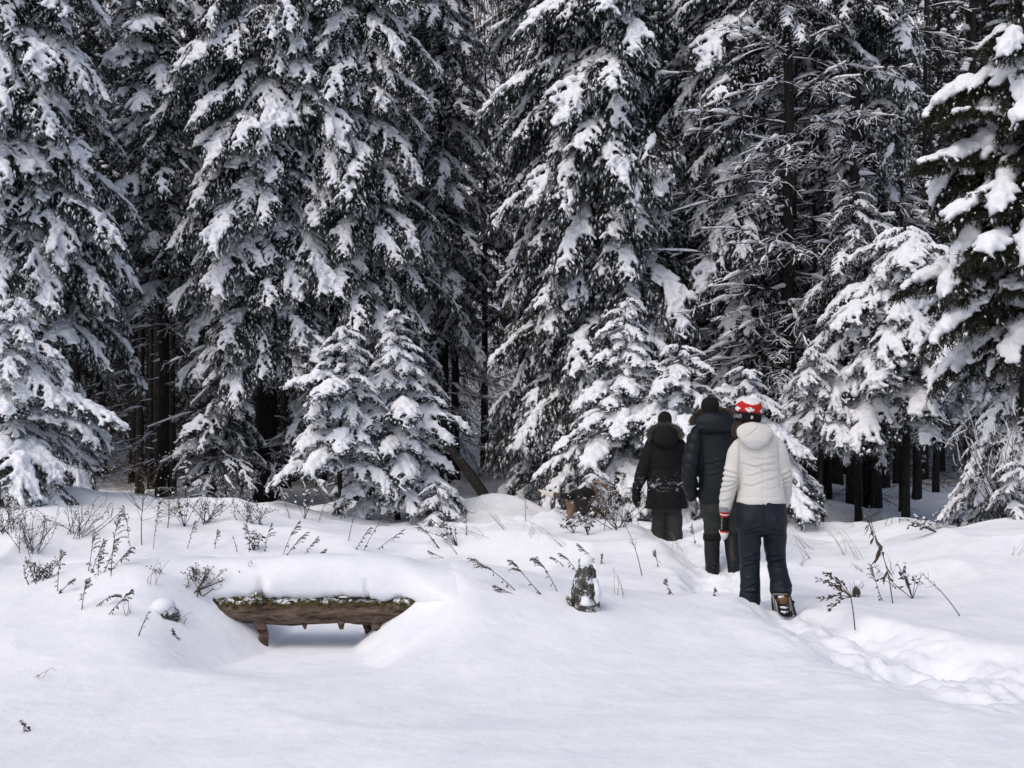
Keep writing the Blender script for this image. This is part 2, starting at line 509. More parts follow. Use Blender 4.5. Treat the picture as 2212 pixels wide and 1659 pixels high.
def log_mat():
    m, t, b = nt('old_log')
    n = noise_tex(t, 6, 8, 0.72, stretch=(0.8, 5, 5))
    r = ramp(t, n.outputs[0], [(0.36, (0.022, 0.016, 0.012)), (0.47, (0.105, 0.072, 0.054)), (0.68, (0.26, 0.195, 0.155))])
    # moss and lichen on the upper side, with snow caught in it
    g = node(t, 'ShaderNodeTexCoord'); sx = node(t, 'ShaderNodeSeparateXYZ'); t.links.new(g.outputs['Object'], sx.inputs[0])
    nm = noise_tex(t, 9, 6, 0.7)
    a = node(t, 'ShaderNodeMath', operation='MULTIPLY_ADD'); t.links.new(nm.outputs[0], a.inputs[0]); a.inputs[1].default_value = 0.20
    t.links.new(sx.outputs[2], a.inputs[2])
    rm = ramp(t, a.outputs[0], [(0.335, (0, 0, 0)), (0.365, (1, 1, 1))])
    moss = ramp(t, noise_tex(t, 28, 5, 0.7).outputs[0], [(0.35, (0.012, 0.012, 0.008)), (0.5, (0.05, 0.042, 0.015)), (0.62, (0.11, 0.09, 0.03))])
    mx = node(t, 'ShaderNodeMix', data_type='RGBA'); t.links.new(rm.outputs[0], mx.inputs[0]); t.links.new(r.outputs[0], mx.inputs[6]); t.links.new(moss.outputs[0], mx.inputs[7])
    rs = ramp(t, a.outputs[0], [(0.375, (0, 0, 0)), (0.40, (1, 1, 1))])
    ns = noise_tex(t, 22, 5, 0.75); rn = ramp(t, ns.outputs[0], [(0.50, (0, 0, 0)), (0.56, (1, 1, 1))])
    ml = node(t, 'ShaderNodeMath', operation='MULTIPLY'); t.links.new(rs.outputs[0], ml.inputs[0]); t.links.new(rn.outputs[0], ml.inputs[1])
    m2 = node(t, 'ShaderNodeMix', data_type='RGBA'); t.links.new(ml.outputs[0], m2.inputs[0]); t.links.new(mx.outputs[2], m2.inputs[6]); m2.inputs[7].default_value = (0.8, 0.82, 0.86, 1)
    t.links.new(m2.outputs[2], b.inputs['Base Color'])
    b.inputs['Roughness'].default_value = 0.9; b.inputs['Specular IOR Level'].default_value = 0.15
    bump(t, b, n.outputs[0], 0.03)
    return m
M_LOG = log_mat()

def rough_tube(P, r, k=20, seg=60, amp=0.06, seed=0, flat_end=True):
    """A bark-skinned limb: dense tube whose radius wobbles with noise."""
    P = np.asarray(P, float)
    s = np.linspace(0, len(P) - 1, seg)
    Pd = np.stack([np.interp(s, range(len(P)), P[:, i]) for i in range(3)], -1)
    for _ in range(3):
        Pd[1:-1] = 0.25 * Pd[:-2] + 0.5 * Pd[1:-1] + 0.25 * Pd[2:]
    rd = np.interp(s, range(len(P)), r)
    g = Geo(); g.tube(Pd, rd, k)
    V, T, Q = g.arrays()
    C = np.repeat(Pd, k, 0); body = V[:len(C)]
    D = body - C
    f = 1 + amp * fbm(body[:, 0] * 5, body[:, 1] * 22, body[:, 2] * 22, seed=seed, oct=3) + amp * 0.8 * fbm(body[:, 0] * 3, body[:, 1] * 6, body[:, 2] * 6, seed=seed + 5, oct=2)
    V[:len(C)] = C + D * f[:, None]
    return V, T, Q

log = thing('fallen_log', 'mossy brown fallen log bridging a hollow under a thick loaf of snow', 'log', (LOGX, LOGY, 0.0))
def add_raw(name, parts, mats, parent, smooth=True):
    g = Geo()
    for V, T, Q in parts: g.add(V, T, Q)
    return link(name, g.mesh(name, mats, smooth), parent)

add_raw('bark', [rough_tube([(-1.45, 0.10, 0.30), (-0.95, 0.03, 0.258), (-0.55, 0.0, 0.228), (-0.15, -0.01, 0.206), (0.25, 0.01, 0.212), (0.55, 0.03, 0.208), (0.78, 0.05, 0.222)], [0.085, 0.098, 0.094, 0.100, 0.090, 0.094, 0.074], 32, 200, 0.17, 3)], (M_LOG,), log)
# splintered right end pointing up
add_raw('splinter', [rough_tube([(0.52, 0.01, 0.21), (0.66, -0.03, 0.25), (0.75, -0.05, 0.31), (0.775, -0.055, 0.375)], [0.085, 0.075, 0.048, 0.010], 14, 26, 0.22, 8)], (M_LOG,), log)
# broken limbs that prop the log in the snow, stubs below, a cut knot above
add_raw('limb_stub', [rough_tube([(-0.40, -0.02, 0.19), (-0.385, -0.045, 0.115), (-0.35, -0.05, 0.06), (-0.362, -0.05, 0.02), (-0.345, -0.05, -0.08)], [0.085, 0.044, 0.030, 0.033, 0.018], 16, 26, 0.22, 11)], (M_LOG,), log)
add_raw('limb_stub', [rough_tube([(0.42, 0.0, 0.19), (0.44, -0.02, 0.125), (0.462, -0.02, 0.085), (0.468, -0.02, 0.045)], [0.080, 0.040, 0.026, 0.010], 16, 26, 0.22, 12)], (M_LOG,), log)
add_raw('limb_stub', [rough_tube([(0.36, 0.09, 0.20), (0.345, 0.22, 0.09), (0.37, 0.32, -0.04)], [0.040, 0.032, 0.028], 10, 16, 0.15, 13)], (M_LOG,), log)
add_raw('limb_stub', [rough_tube([(-0.065, -0.04, 0.13), (-0.06, -0.05, 0.085)], [0.026, 0.006], 8, 8, 0.1, 14)], (M_LOG,), log)
add_raw('limb_stub', [rough_tube([(0.20, -0.05, 0.14), (0.205, -0.07, 0.09)], [0.030, 0.015], 8, 8, 0.25, 15)], (M_LOG,), log)
add_raw('knot', [rough_tube([(-0.39, -0.03, 0.27), (-0.395, -0.095, 0.315), (-0.40, -0.125, 0.335)], [0.055, 0.046, 0.036], 14, 12, 0.12, 16)], (M_LOG,), log)

# the loaf of snow on it
def loaf():
    g = Geo()
    K = 44
    xs_ = np.linspace(-1.65, 1.3, 170)
    V = np.zeros((len(xs_), K, 3))
    th = 2 * np.pi * np.arange(K) / K
    c, s = np.cos(th), np.sin(th)
    cy_ = np.sign(c) * np.abs(c) ** 0.75
    for i, x in enumerate(xs_):
        e = float(sstep(0.60, 1.22, x) if x > 0 else sstep(0.80, 1.60, -x))
        crest = 0.590 + 0.016 * math.sin(x * 2.6 + 0.9) - 0.02 * max(x, 0)
        base = 0.280 + 0.012 * math.sin(x * 9)
        wy = 0.225 + 0.60 * e
        yy = 0.155 + 0.155 * e + wy * cy_
        mid = base + (crest - base) * 0.30
        zz = np.where(s > 0, mid + (crest - mid) * np.abs(s) ** 0.8, mid - (mid - base) * np.abs(s) ** 0.8)
        gz_ = H(np.full(K, LOGX + x), LOGY + yy, False)
        gz_ = np.where(s > 0, gz_ - 0.03 * e, gz_ - 0.10)
        V[i, :, 0] = x; V[i, :, 1] = yy; V[i, :, 2] = zz * (1 - e) + gz_ * e
    n = len(xs_)
    Vf = V.reshape(-1, 3)
    yy = Vf[:, 1].copy()
    mid_ = np.abs(Vf[:, 0]) < 1.0
    Vf[:, 2] += 0.012 * fbm(Vf[:, 0] * 2.3, yy * 3, seed=9) * (Vf[:, 2] > 0.4) * mid_
    low = np.clip((0.47 - Vf[:, 2]) / 0.16, 0, 1) * (yy < 0.2) * mid_
    # ragged lower lip over the moss; notches where the broken knots hold the snow apart
    Vf[:, 2] += low ** 3 * 0.034 * fbm(Vf[:, 0] * 10, yy * 4, seed=10, oct=4)
    Vf[:, 1] += low * 0.022 * fbm(Vf[:, 0] * 6, Vf[:, 2] * 9, seed=12, oct=4)
    for cx, wd, dp in ((-0.375, 0.026, 0.07), (0.385, 0.016, 0.06)):
        Vf[:, 1] += low * dp * np.exp(-((Vf[:, 0] - cx) / wd) ** 2)
    Vf[:, 1] -= low ** 0.5 * 0.035 * np.exp(-((Vf[:, 0] + 0.31) / 0.05) ** 2)
    i = np.arange(n * K).reshape(n, K)
    q = np.stack([i[:-1], i[1:], np.roll(i, -1, 1)[1:], np.roll(i, -1, 1)[:-1]], -1).reshape(-1, 4)
    g.add(Vf, Q=q)
    return g.mesh('snow_cap', (M_GROUND,))
link('snow_cap', loaf(), log)
# ------------------------------------------------------------------ snow-laden boughs: a small library, shared by all trees
def unit(v):
    return v / (np.linalg.norm(v) + 1e-9)

def needles(segs, rng, per_m, nl, nw, up_bias=0.0):
    """Needle-shaped triangles set round every twig segment."""
    P0 = np.array([s[0] for s in segs]); P1 = np.array([s[1] for s in segs])
    Ln = np.linalg.norm(P1 - P0, axis=1)
    cnt = np.maximum(2, (Ln * per_m).astype(int))
    i = np.repeat(np.arange(len(segs)), cnt)
    n = len(i)
    D = (P1 - P0)[i] / Ln[i][:, None]
    u = rng.random(n)
    B = P0[i] + (P1 - P0)[i] * u[:, None]
    rv = rng.normal(size=(n, 3)); rv[:, 2] += up_bias
    rv -= D * np.sum(rv * D, 1)[:, None]
    rv /= np.linalg.norm(rv, axis=1)[:, None] + 1e-9
    dirn = D * 0.62 + rv * 0.78
    ln = nl * (0.7 + 0.6 * rng.random(n))
    side = np.cross(D, rv)
    a = B - side * nw * 0.5
    b = B + side * nw * 0.5
    c = B + dirn * ln[:, None]
    V = np.stack([a, b, c], 1).reshape(-1, 3)
    return V, np.arange(3 * n).reshape(-1, 3)

def thin_tubes(lines, g, k=3):
    for P, r in lines:
        g.tube(P, r, k, cap=False)

def curve3(p, yaw, pitch0, pitch1, length, n, rng, wob=0.06, pw=1.0):
    pts = [np.array(p, float)]
    for i in range(n):
        t = (i + 0.5) / n
        pi = pitch0 + (pitch1 - pitch0) * t ** pw
        ya = yaw + wob * rng.normal()
        d = np.array([math.cos(pi) * math.cos(ya), math.cos(pi) * math.sin(ya), math.sin(pi)])
        pts.append(pts[-1] + d * length / n)
    return np.array(pts)

BK = dict(
    # L, pitch at the trunk / tip, secondary spacing and length, droop of secondaries, twig length, snow radius, how much is covered
    heavy=dict(L=1.25, p0=-2, p1=-58, sp=0.070, sl=0.44, sd=-74, tw=0.11, sr=0.062, cover=0.86, secf=(0.65, 1.0), nee=140, hang=0.7),
    young=dict(L=0.80, p0=8, p1=-50, sp=0.066, sl=0.36, sd=-64, tw=0.09, sr=0.046, cover=0.92, secf=(0.7, 1.0), nee=140, hang=0.5),
    sweep=dict(L=2.0, p0=-14, p1=-64, sp=0.074, sl=0.46, sd=-88, tw=0.20, sr=0.053, cover=0.76, secf=(0.45, 1.0), nee=125, hang=1.2),
    sparse=dict(L=1.8, p0=-10, p1=-58, sp=0.080, sl=0.44, sd=-86, tw=0.20, sr=0.042, cover=0.60, secf=(0.35, 0.95), nee=125, hang=1.2),
    cedar=dict(L=1.0, p0=14, p1=-46, sp=0.062, sl=0.42, sd=-62, tw=0.15, sr=0.082, cover=0.70, secf=(0.45, 0.95), nee=170, hang=0.8),
)

def make_bough(kind, seed):
    k = BK[kind]
    rng = np.random.default_rng(seed)
    L = k['L']
    ax = curve3((0, 0, 0), 0, R(k['p0'] + rng.uniform(-4, 4)), R(k['p1'] + rng.uniform(-6, 6)), L, 26, rng, 0.05, 1.15)
    wood = [(ax, np.linspace(0.016 * L ** 0.5, 0.004, len(ax)))]
    segs, blobs, specks = [], [], []
    def apt(t):
        f = t * (len(ax) - 1); i = min(int(f), len(ax) - 2); return ax[i] + (ax[i + 1] - ax[i]) * (f - i), unit(ax[i + 1] - ax[i])
    # snow along the spine
    ph = rng.uniform(0, 9)
    for t in np.arange(0.16, 1.0, 0.026 / L):
        p, d = apt(t)
        nz = float(vnoise(np.array([t * L * 6.5 + ph]), np.array([seed * 1.7]))[0])
        if nz * 0.5 + 0.5 > 1.06 - k['cover']: 
            r = k['sr'] * (0.95 + 0.45 * nz) * rng.choice([0.75, 0.95, 1.0, 1.3], p=[.25, .35, .25, .15]) * (1.0 - 0.45 * max(0, t - 0.7) / 0.3) * min(1, 0.55 + t * 1.5)
            blobs.append((p + np.array([0, rng.normal() * 0.3 * r, r * 0.6]), r * 1.12))
    t = 0.10
    side = 1
    while t < 0.985:
        for side in (1, -1):
            tt = t + rng.uniform(-0.4, 0.4) * k['sp'] / L
            if tt <= 0.06 or tt >= 0.99: continue
            p, d = apt(tt)
            yaw_ax = math.atan2(d[1], d[0]); pit_ax = math.asin(d[2])
            prof = min(1.0, 0.35 + tt * 2.2) * (1.0 - tt) ** 0.62 + 0.12
            ln = k['sl'] * L ** 0.7 * prof * rng.uniform(0.72, 1.2)
            ya = yaw_ax + side * R(rng.uniform(42, 66) - 16 * tt)
            s0 = pit_ax * 0.55 + R(rng.uniform(-4, 10)); s1 = R(k['sd'] * rng.uniform(0.6, 1.1))
            n = max(4, int(ln / 0.055))
            sp = curve3(p, ya, s0, s1, ln, n, rng, 0.10, 1.2)
            wood.append((sp[:: max(1, n // 4)], np.linspace(0.006, 0.0025, len(sp[:: max(1, n // 4)]))))
            segs.append((sp[n // 2], sp[-1]))
            for a, b in zip(sp[:-1], sp[1:]): segs.append((a, b))
            # twigs on it
            for q in range(1, n + 1):
                for s2 in (1, -1, 0):
                    if rng.random() > 0.86: continue
                    a = sp[q]
                    dd = unit(sp[q] - sp[q - 1])
                    lat = unit(np.cross(dd, np.array([0, 0, 1.0])) * s2)
                    if s2 == 0: lat = rng.normal(size=3) * 0.25
                    dr = unit(dd * 0.75 + lat * rng.uniform(0.35, 0.8) + np.array([0, 0, -k['hang'] * rng.uniform(0.4, 1.3)]))
                    tl = k['tw'] * rng.uniform(0.5, 1.25) * (1.0 - 0.35 * q / n)
                    m = a + dr * tl * 0.55
                    e = m + unit(dr + np.array([0, 0, -0.35 * k['hang']])) * tl * 0.45
                    segs.append((a, m)); segs.append((m, e))
                    if rng.random() < (0.36 * k['cover'] + 0.08) * (0.35 if kind == 'cedar' else 1):
                        specks.append((a + (e - a) * 0.15, a + (e - a) * rng.uniform(0.5, 0.95), rng.uniform(0.007, 0.017)))
            # snow on it
            nz = float(vnoise(np.array([tt * L * 6.5 + ph]), np.array([seed * 1.7 + side * 0.6]))[0])
            if rng.random() < (0.22 if kind in ('sweep', 'sparse') else 0.10): nz = -1.0
            if nz * 0.5 + 0.5 > 1.06 - k['cover']:
                f = rng.uniform(*k['secf'])
                m = max(2, int(ln * f / 0.024))
                for j in range(m + 1):
                    u = j / m * f * n
                    i = min(int(u), n - 1)
                    c = sp[i] + (sp[i + 1] - sp[i]) * (u - i)
                    r = k['sr'] * (0.84 - 0.34 * j / m) * rng.choice([0.7, 0.9, 1.05, 1.3], p=[.25, .3, .3, .15]) * (0.9 + 0.35 * nz)
                    r = max(r, 0.021)
                    blobs.append((c + np.array([0, 0, r * 0.5]), r))
                    if rng.random() < 0.26 and j > 1:   # fingers off it
                        lat = unit(np.cross(unit(sp[i + 1] - sp[i]), np.array([0, 0, 1.0]))) * rng.choice([-1, 1])
                        for w in (1, 2, 3):
                            blobs.append((c + lat * 0.024 * w + np.array([0.012 * w, 0, r * 0.3 - 0.016 * w * k['hang']]), max(0.020, r * (0.85 - 0.14 * w))))
        t += k['sp'] / L * rng.uniform(0.85, 1.15)
    # needles along the outer spine
    for a, b in zip(ax[6:-1], ax[7:]): segs.append((a, b))
    segs.append((ax[-1], ax[-1] + unit(ax[-1] - ax[-2]) * 0.08))
    g = Geo()
    for P, r in wood: g.tube(P, r, 3, cap=False)
    nwood = sum(len(x) for x in g.Q)
    if kind == 'cedar':
        V, T = needles(segs, rng, k['nee'], 0.038, 0.010)
    else:
        V, T = needles(segs, rng, k['nee'], 0.034, 0.0066)
    g.add(V, T)
    Va, Ta, Qa = g.arrays()
    needle_m = M_CEDAR if kind == 'cedar' else M_NEEDLE
    fol = mesh_np('bough_' + kind, Va, [Ta, Qa], (needle_m, M_TWIG), False, np.concatenate([np.zeros(len(Ta), int), np.ones(len(Qa), int)]))
    # one skin of snow
    bv, bt = ICO1
    C = np.array([b[0] for b in blobs]); Rr = np.array([b[1] for b in blobs])
    V = (bv[None] * Rr[:, None, None] * np.array([1, 1, 0.82])) + C[:, None]
    T = bt[None] + (np.arange(len(blobs)) * len(bv))[:, None, None]
    vs = 0.0135 if kind != 'cedar' else 0.019
    W, F = voxel(V.reshape(-1, 3), T.reshape(-1, 3), vs, 2, 0.5, 0.022, 15, seed)
    g = Geo(); g.add(W, Q=F)
    # specks of snow on single twigs
    oc = np.array([(0, 0, 0), (0.5, 1, 0), (0.5, -1, 0), (0.5, 0, 1.3), (0.5, 0, -0.4), (1, 0, 0)], float)
    ot = np.array([(0, 1, 3), (0, 3, 2), (0, 2, 4), (0, 4, 1), (5, 3, 1), (5, 2, 3), (5, 4, 2), (5, 1, 4)])
    for a, b, r in specks:
        dd = b - a; lt = unit(np.cross(dd, np.array([0, 0, 1.0]))); up = unit(np.cross(lt, dd))
        g.add(a + np.array([0, 0, r * 0.5]) + oc[:, :1] * dd + oc[:, 1:2] * r * lt + oc[:, 2:] * r * up, ot)
    sn = g.mesh('snow_' + kind, (M_SNOW,), True)
    return fol, sn, L

def make_dead(seed, L=2.2, snow=True):
    """A bare branch: brittle twigs, a rib of snow along the top."""
    rng = np.random.default_rng(seed)
    ax = curve3((0, 0, 0), 0, R(rng.uniform(-4, 10)), R(rng.uniform(-30, -8)), L, 20, rng, 0.06)
    g, s = Geo(), Geo()
    r0 = 0.015
    g.tube(ax, np.linspace(r0, 0.003, len(ax)), 5, cap=False)
    def rib(P, r):
        P = P.copy(); n = len(P)
        f = np.clip(0.55 + 0.9 * vnoise(np.arange(n) * 0.5 + seed * 3.1, np.full(n, rng.uniform(0, 50))), 0, 1.2)
        P[:, 2] += r * f * 0.7 + 0.002
        if n > 2: s.tube(P, np.maximum(r * f, 0.0005), 5, cap=False)
    rib(ax, 0.032)
    for i in range(3, 20):
        for side in (1, -1):
            if rng.random() < 0.40: continue
            t = i / 20
            ln = L * 0.32 * (1.15 - t) * rng.uniform(0.5, 1.2)
            d = unit(ax[min(i + 1, 20)] - ax[i])
            sp = curve3(ax[i], math.atan2(d[1], d[0]) + side * R(rng.uniform(12, 45)), math.asin(d[2]) + R(rng.uniform(-12, 6)), R(rng.uniform(-40, 0)), ln, 7, rng, 0.14)
            g.tube(sp, np.linspace(0.006, 0.002, 8), 3, cap=False)
            if rng.random() < 0.42: rib(sp, 0.012)
            for j in range(2, 8):
                if rng.random() < 0.5:
                    dd = unit(sp[j] - sp[j - 1]) + rng.normal(size=3) * 0.45
                    e = sp[j] + unit(dd) * rng.uniform(0.06, 0.22)
                    g.tube(np.array([sp[j], (sp[j] + e) / 2 + rng.normal(size=3) * 0.008, e]), [0.003, 0.002, 0.0012], 3, cap=False)
                    if rng.random() < 0.35: rib(np.array([sp[j], (sp[j] + e) / 2, e]), 0.008)
    return g.mesh('dead_branch', (M_TWIG,), True), s.mesh('branch_snow', (M_SNOW,), True), L

LIB = {k: [make_bough(k, 100 * i + j * 7 + 1) for j in range(n)] for i, (k, n) in enumerate((('heavy', 4), ('young', 3), ('sweep', 5), ('sparse', 4), ('cedar', 3)))}
LIB['dead'] = [make_dead(900 + j, 2.2) for j in range(5)]

def place(me, name, parent, M):
    o = bpy.data.objects.new(name, me)
    COL.objects.link(o)
    o.parent = parent
    o.matrix_local = M
    return o

def trunk_mesh(h, r, seed, lean=(0, 0), k=10):
    rng = np.random.default_rng(seed)
    n = 18
    z = np.linspace(-0.4, h, n)
    P = np.stack([lean[0] * np.maximum(z, 0) + 0.02 * np.cumsum(rng.normal(size=n)) * 0.6, lean[1] * np.maximum(z, 0) + 0.02 * np.cumsum(rng.normal(size=n)) * 0.6, z], -1)
    rad = r * np.clip(1 - z / (h * 1.03), 0.04, 1.2) ** 0.8
    rad[0] *= 1.35; rad[1] *= 1.15
    g = Geo(); g.tube(P, rad, k)
    return g.mesh('trunk', (M_BARK,)), P

NB = [0, 0]
def tree(label, px, Y, h, crown0, Rb, n, kinds, seed, group, rt=None, cat='spruce tree', name='spruce_tree', lean=(0, 0), prof=0.75, face=0.0, zoff=0.0, top=None, pitch=(0, 0), dead=0, dead_z=(0.5, 4), snow=True, dead_len=(0.7, 1.3), smin_=0.30, inner=0.33, sector=None, dsector=None, vary=(0.78, 1.12), jit=9):
    """A tree of trunk and boughs. kinds: [(bough kind, weight)]; face > 0 puts more boughs on the side that looks at the open field."""
    rng = np.random.default_rng(seed)
    x = X(px, Y)
    z = h1(x, Y) + zoff
    t = thing(name, label, cat, (x, Y, z), 0, group)
    tm, P = trunk_mesh(h, rt or 0.011 * h, seed, lean)
    link('trunk', tm, t)
    def axis(zz):
        return Vector((np.interp(zz, P[:, 2], P[:, 0]), np.interp(zz, P[:, 2], P[:, 1]), zz))
    names = [k for k, w in kinds]; ws = np.array([w for k, w in kinds], float); ws /= ws.sum()
    top = top or h * 0.985
    az = rng.uniform(0, 6.28)
    seen = min(top, ZC + HORIZ / FPX * Y - z + 0.7)      # most boughs go where the wood can be seen
    for i in range(n):
        u = (i + rng.uniform(0, 0.9)) / n
        if top > seen + 0.5 and crown0 < seen:
            zz = crown0 + (seen - crown0) * u / 0.88 if u < 0.88 else seen + (top - seen) * (u - 0.88) / 0.12
        else:
            zz = crown0 + (top - crown0) * u
        u = (zz - crown0) / (top - crown0)
        az += 2.39996 + rng.uniform(-0.35, 0.35)
        a = az
        if face and math.sin(a) > 0 and rng.random() < face:   # turn some of the far-side boughs to the light
            a = -a
        if sector and zz < sector[2]:                          # boughs kept only on the sides where the photograph shows them
            w_ = (math.degrees(a) - sector[0] + 180) % 360 - 180
            if abs(w_) > sector[1]: a = R(sector[0] + rng.uniform(-1, 1) * sector[1])
        k = rng.choice(names, p=ws)
        rr = Rb * max(0.0, 1 - (zz - crown0 * 0.6) / (h - crown0 * 0.6)) ** prof * rng.uniform(*vary)
        if rng.random() < inner: rr *= rng.uniform(0.50, 0.8)
        low = min(1.0, 0.72 + 0.9 * u / 0.25 * 0.3)
        rr *= low
        fol, sn, L = LIB[k][rng.integers(len(LIB[k]))]
        s = max(rr / (L * 0.74), smin_)
        s = min(s, 1.5)
        pt = R(pitch[0] + (pitch[1] - pitch[0]) * u + rng.uniform(-jit, jit))
        M = Matrix.Translation(axis(zz)) @ Matrix.Rotation(a, 4, 'Z') @ Matrix.Rotation(-pt, 4, 'Y') @ Matrix.Rotation(R(rng.uniform(-12, 12)), 4, 'X') @ Matrix.Diagonal((s, s * rng.choice([-1, 1]) * rng.uniform(0.9, 1.15), s * rng.uniform(0.92, 1.1), 1))
        b = place(fol, 'bough', t, M)
        NB[0] += 1
        if snow:
            place(sn, 'snow', b, Matrix.Identity(4))['kind'] = 'stuff'
            NB[1] += 1
    for i in range(dead):
        zz = dead_z[0] + (dead_z[1] - dead_z[0]) * (i + rng.random()) / dead
        fol, sn, L = LIB['dead'][rng.integers(len(LIB['dead']))]
        s = rng.uniform(*dead_len)
        a = rng.uniform(0, 6.28)
        if face and math.sin(a) > 0 and rng.random() < face: a = -a
        if dsector and rng.random() < 0.75: a = R(dsector[0] + rng.uniform(-1, 1) * dsector[1])
        M = Matrix.Translation(axis(zz)) @ Matrix.Rotation(a, 4, 'Z') @ Matrix.Rotation(R(rng.uniform(-6, 14)), 4, 'Y') @ Matrix.Rotation(R(rng.uniform(-20, 20)), 4, 'X') @ Matrix.Scale(s, 4)
        b = place(fol, 'dead_branch', t, M)
        NB[0] += 1
        place(sn, 'snow', b, Matrix.Identity(4))['kind'] = 'stuff'; NB[1] += 1
    # leader at the top
    return t
# ------------------------------------------------------------------ trees deeper in the wood: crown and trunk only
def crown_mesh(seed, h, crown0, Rb, n, snow_amt, mats):
    rng = np.random.default_rng(seed)
    g, s = Geo(), Geo()
    bv, bt = ICO1
    az = 0.0
    for i in range(n):
        u = (i + rng.random()) / n
        zz = crown0 + (h * 0.99 - crown0) * u
        az += 2.39996 + rng.uniform(-0.4, 0.4)
        L = max(0.25, Rb * (1 - u) ** 0.75 * rng.uniform(0.6, 1.1))
        ax = curve3((0, 0, zz), az, R(rng.uniform(-18, 0)), R(rng.uniform(-66, -45)), L * 1.2, 9, rng, 0.05)
        g.tube(ax, np.linspace(0.012, 0.004, 10), 3, cap=False)
        segs = []
        for j in range(2, 10):
            for side in (1, -1):
                ln = 0.42 * L ** 0.7 * (1.12 - j / 10) * rng.uniform(0.7, 1.2)
                d = unit(ax[min(j + 1, 9)] - ax[j - 1])
                sp = curve3(ax[j], math.atan2(d[1], d[0]) + side * R(rng.uniform(35, 65)), math.asin(d[2]) * 0.6, R(rng.uniform(-90, -55)), ln, 4, rng, 0.1)
                for a, b in zip(sp[:-1], sp[1:]):
                    segs.append((a, b))
                    e = b + np.array([0, 0, -1]) * rng.uniform(0.05, 0.2) + rng.normal(size=3) * 0.04
                    segs.append((b, e))
                if rng.random() < snow_amt:
                    c = sp[1]; r = rng.uniform(0.035, 0.075)
                    s.add(bv * np.array([r, r, r * 0.7]) + c + np.array([0, 0, r * 0.4]), bt)
                    c = sp[2]; r *= 0.75
                    s.add(bv * np.array([r, r, r * 0.7]) + c + np.array([0, 0, r * 0.4]), bt)
            if rng.random() < snow_amt * 1.3:
                r = rng.uniform(0.04, 0.08); c = ax[j]
                s.add(bv * np.array([r * 1.4, r * 1.4, r * 0.6]) + c + np.array([0, 0, r * 0.4]), bt)
        V, T = needles(segs, rng, 26, 0.075, 0.020)
        g.add(V, T)
    V, T, Q = g.arrays()
    cm = mesh_np('crown', V, [T, Q], mats, False, np.concatenate([np.zeros(len(T), int), np.ones(len(Q), int)]))
    return cm, (s.mesh('crown_snow', (M_SNOW,)) if s.n else None)

def dead_twigs_mesh(seed, z0, z1, n, ln):
    rng = np.random.default_rng(seed)
    g = Geo()
    for i in range(n):
        zz = rng.uniform(z0, z1)
        a = rng.uniform(0, 6.28)
        P = curve3((0, 0, zz), a, R(rng.uniform(-25, 5)), R(rng.uniform(-35, 20)), rng.uniform(*ln), 5, rng, 0.18)
        g.tube(P, np.linspace(0.008, 0.002, 6), 3, cap=False)
        for j in range(1, 6):
            for _ in range(2):
                e = P[j] + unit(unit(P[j] - P[j - 1]) + rng.normal(size=3) * 0.55) * rng.uniform(0.08, 0.3)
                g.tube(np.array([P[j], e]), [0.003, 0.0012], 3, cap=False)
    return g.mesh('dead_twigs', (M_TWIG,), True)

DEEP = [crown_mesh(300 + i, 15.5, (5.0, 4.2, 1.6, 1.2)[i], (1.7, 1.7, 2.0, 2.0)[i], (95, 95, 125, 125)[i], (0.08, 0.12, 0.10, 0.14)[i], (M_NEEDLE_DARK, M_TWIG)) for i in range(4)]
SMALLC = [crown_mesh(320 + i, 5.5, 0.4, 1.15, 60, 0.55, (M_NEEDLE, M_TWIG)) for i in range(2)]
DEEPT = [trunk_mesh(15.5, 0.115, 330 + i)[0] for i in range(3)]
SMALLT = trunk_mesh(5.5, 0.06, 340, k=6)[0]
TWIGS = [dead_twigs_mesh(350 + i, 0.3, 5.0, 46, (0.5, 1.3)) for i in range(3)]

rng = np.random.default_rng(77)
nd = 0
for Yr in (25.6, 27.2, 29.0, 31.2, 33.8, 36.8, 40.5):
    half = Yr * 0.43 + 2.0
    x = -half
    while x < half:
        yy = Yr + rng.uniform(-0.7, 0.7)
        px = x / yy * FPX + PW / 2
        if not ((985 if Yr < 36 else 930) < px < (1125 if Yr < 36 else 1180)) and not (yy < 28 and 1680 < px < 2070):
            i = rng.integers(2) + (2 if Yr > 31 else 0)
            t = thing('deep_spruce', 'dark bare-stemmed spruce standing in the shade deeper in the wood', 'spruce tree', (x, yy, h1(x, yy)), rng.uniform(0, 6.28), 'shaded spruces deeper in the wood')
            sc = rng.uniform(0.88, 1.12)
            t.scale = (sc, sc, sc)
            link('trunk', DEEPT[i % 3], t)
            link('crown', DEEP[i][0], t)
            if DEEP[i][1]: link('crown_snow', DEEP[i][1], t)['kind'] = 'stuff'
            if Yr < 32:
                link('dead_twigs', TWIGS[rng.integers(3)], t)
            nd += 1
        x += rng.uniform(1.25, 2.1) * (1 + 0.1 * (Yr - 25) / 10)
# lower snowy spruces up the opening and on the hillside
for px, Y in ((1012, 58), (1102, 62), (985, 68), (1056, 78), (1130, 70)):
    x = X(px, Y)
    t = thing('hillside_spruce', 'small snow-dusted spruce far up the opening between the tall trees', 'spruce tree', (x, Y, h1(x, Y)), rng.uniform(0, 6.28), 'small spruces up the hillside')
    sc = rng.uniform(0.6, 0.8); t.scale = (sc, sc, sc)
    i = rng.integers(2)
    link('trunk', SMALLT, t); link('crown', SMALLC[i][0], t); link('crown_snow', SMALLC[i][1], t)['kind'] = 'stuff'
print('deep trees', nd)
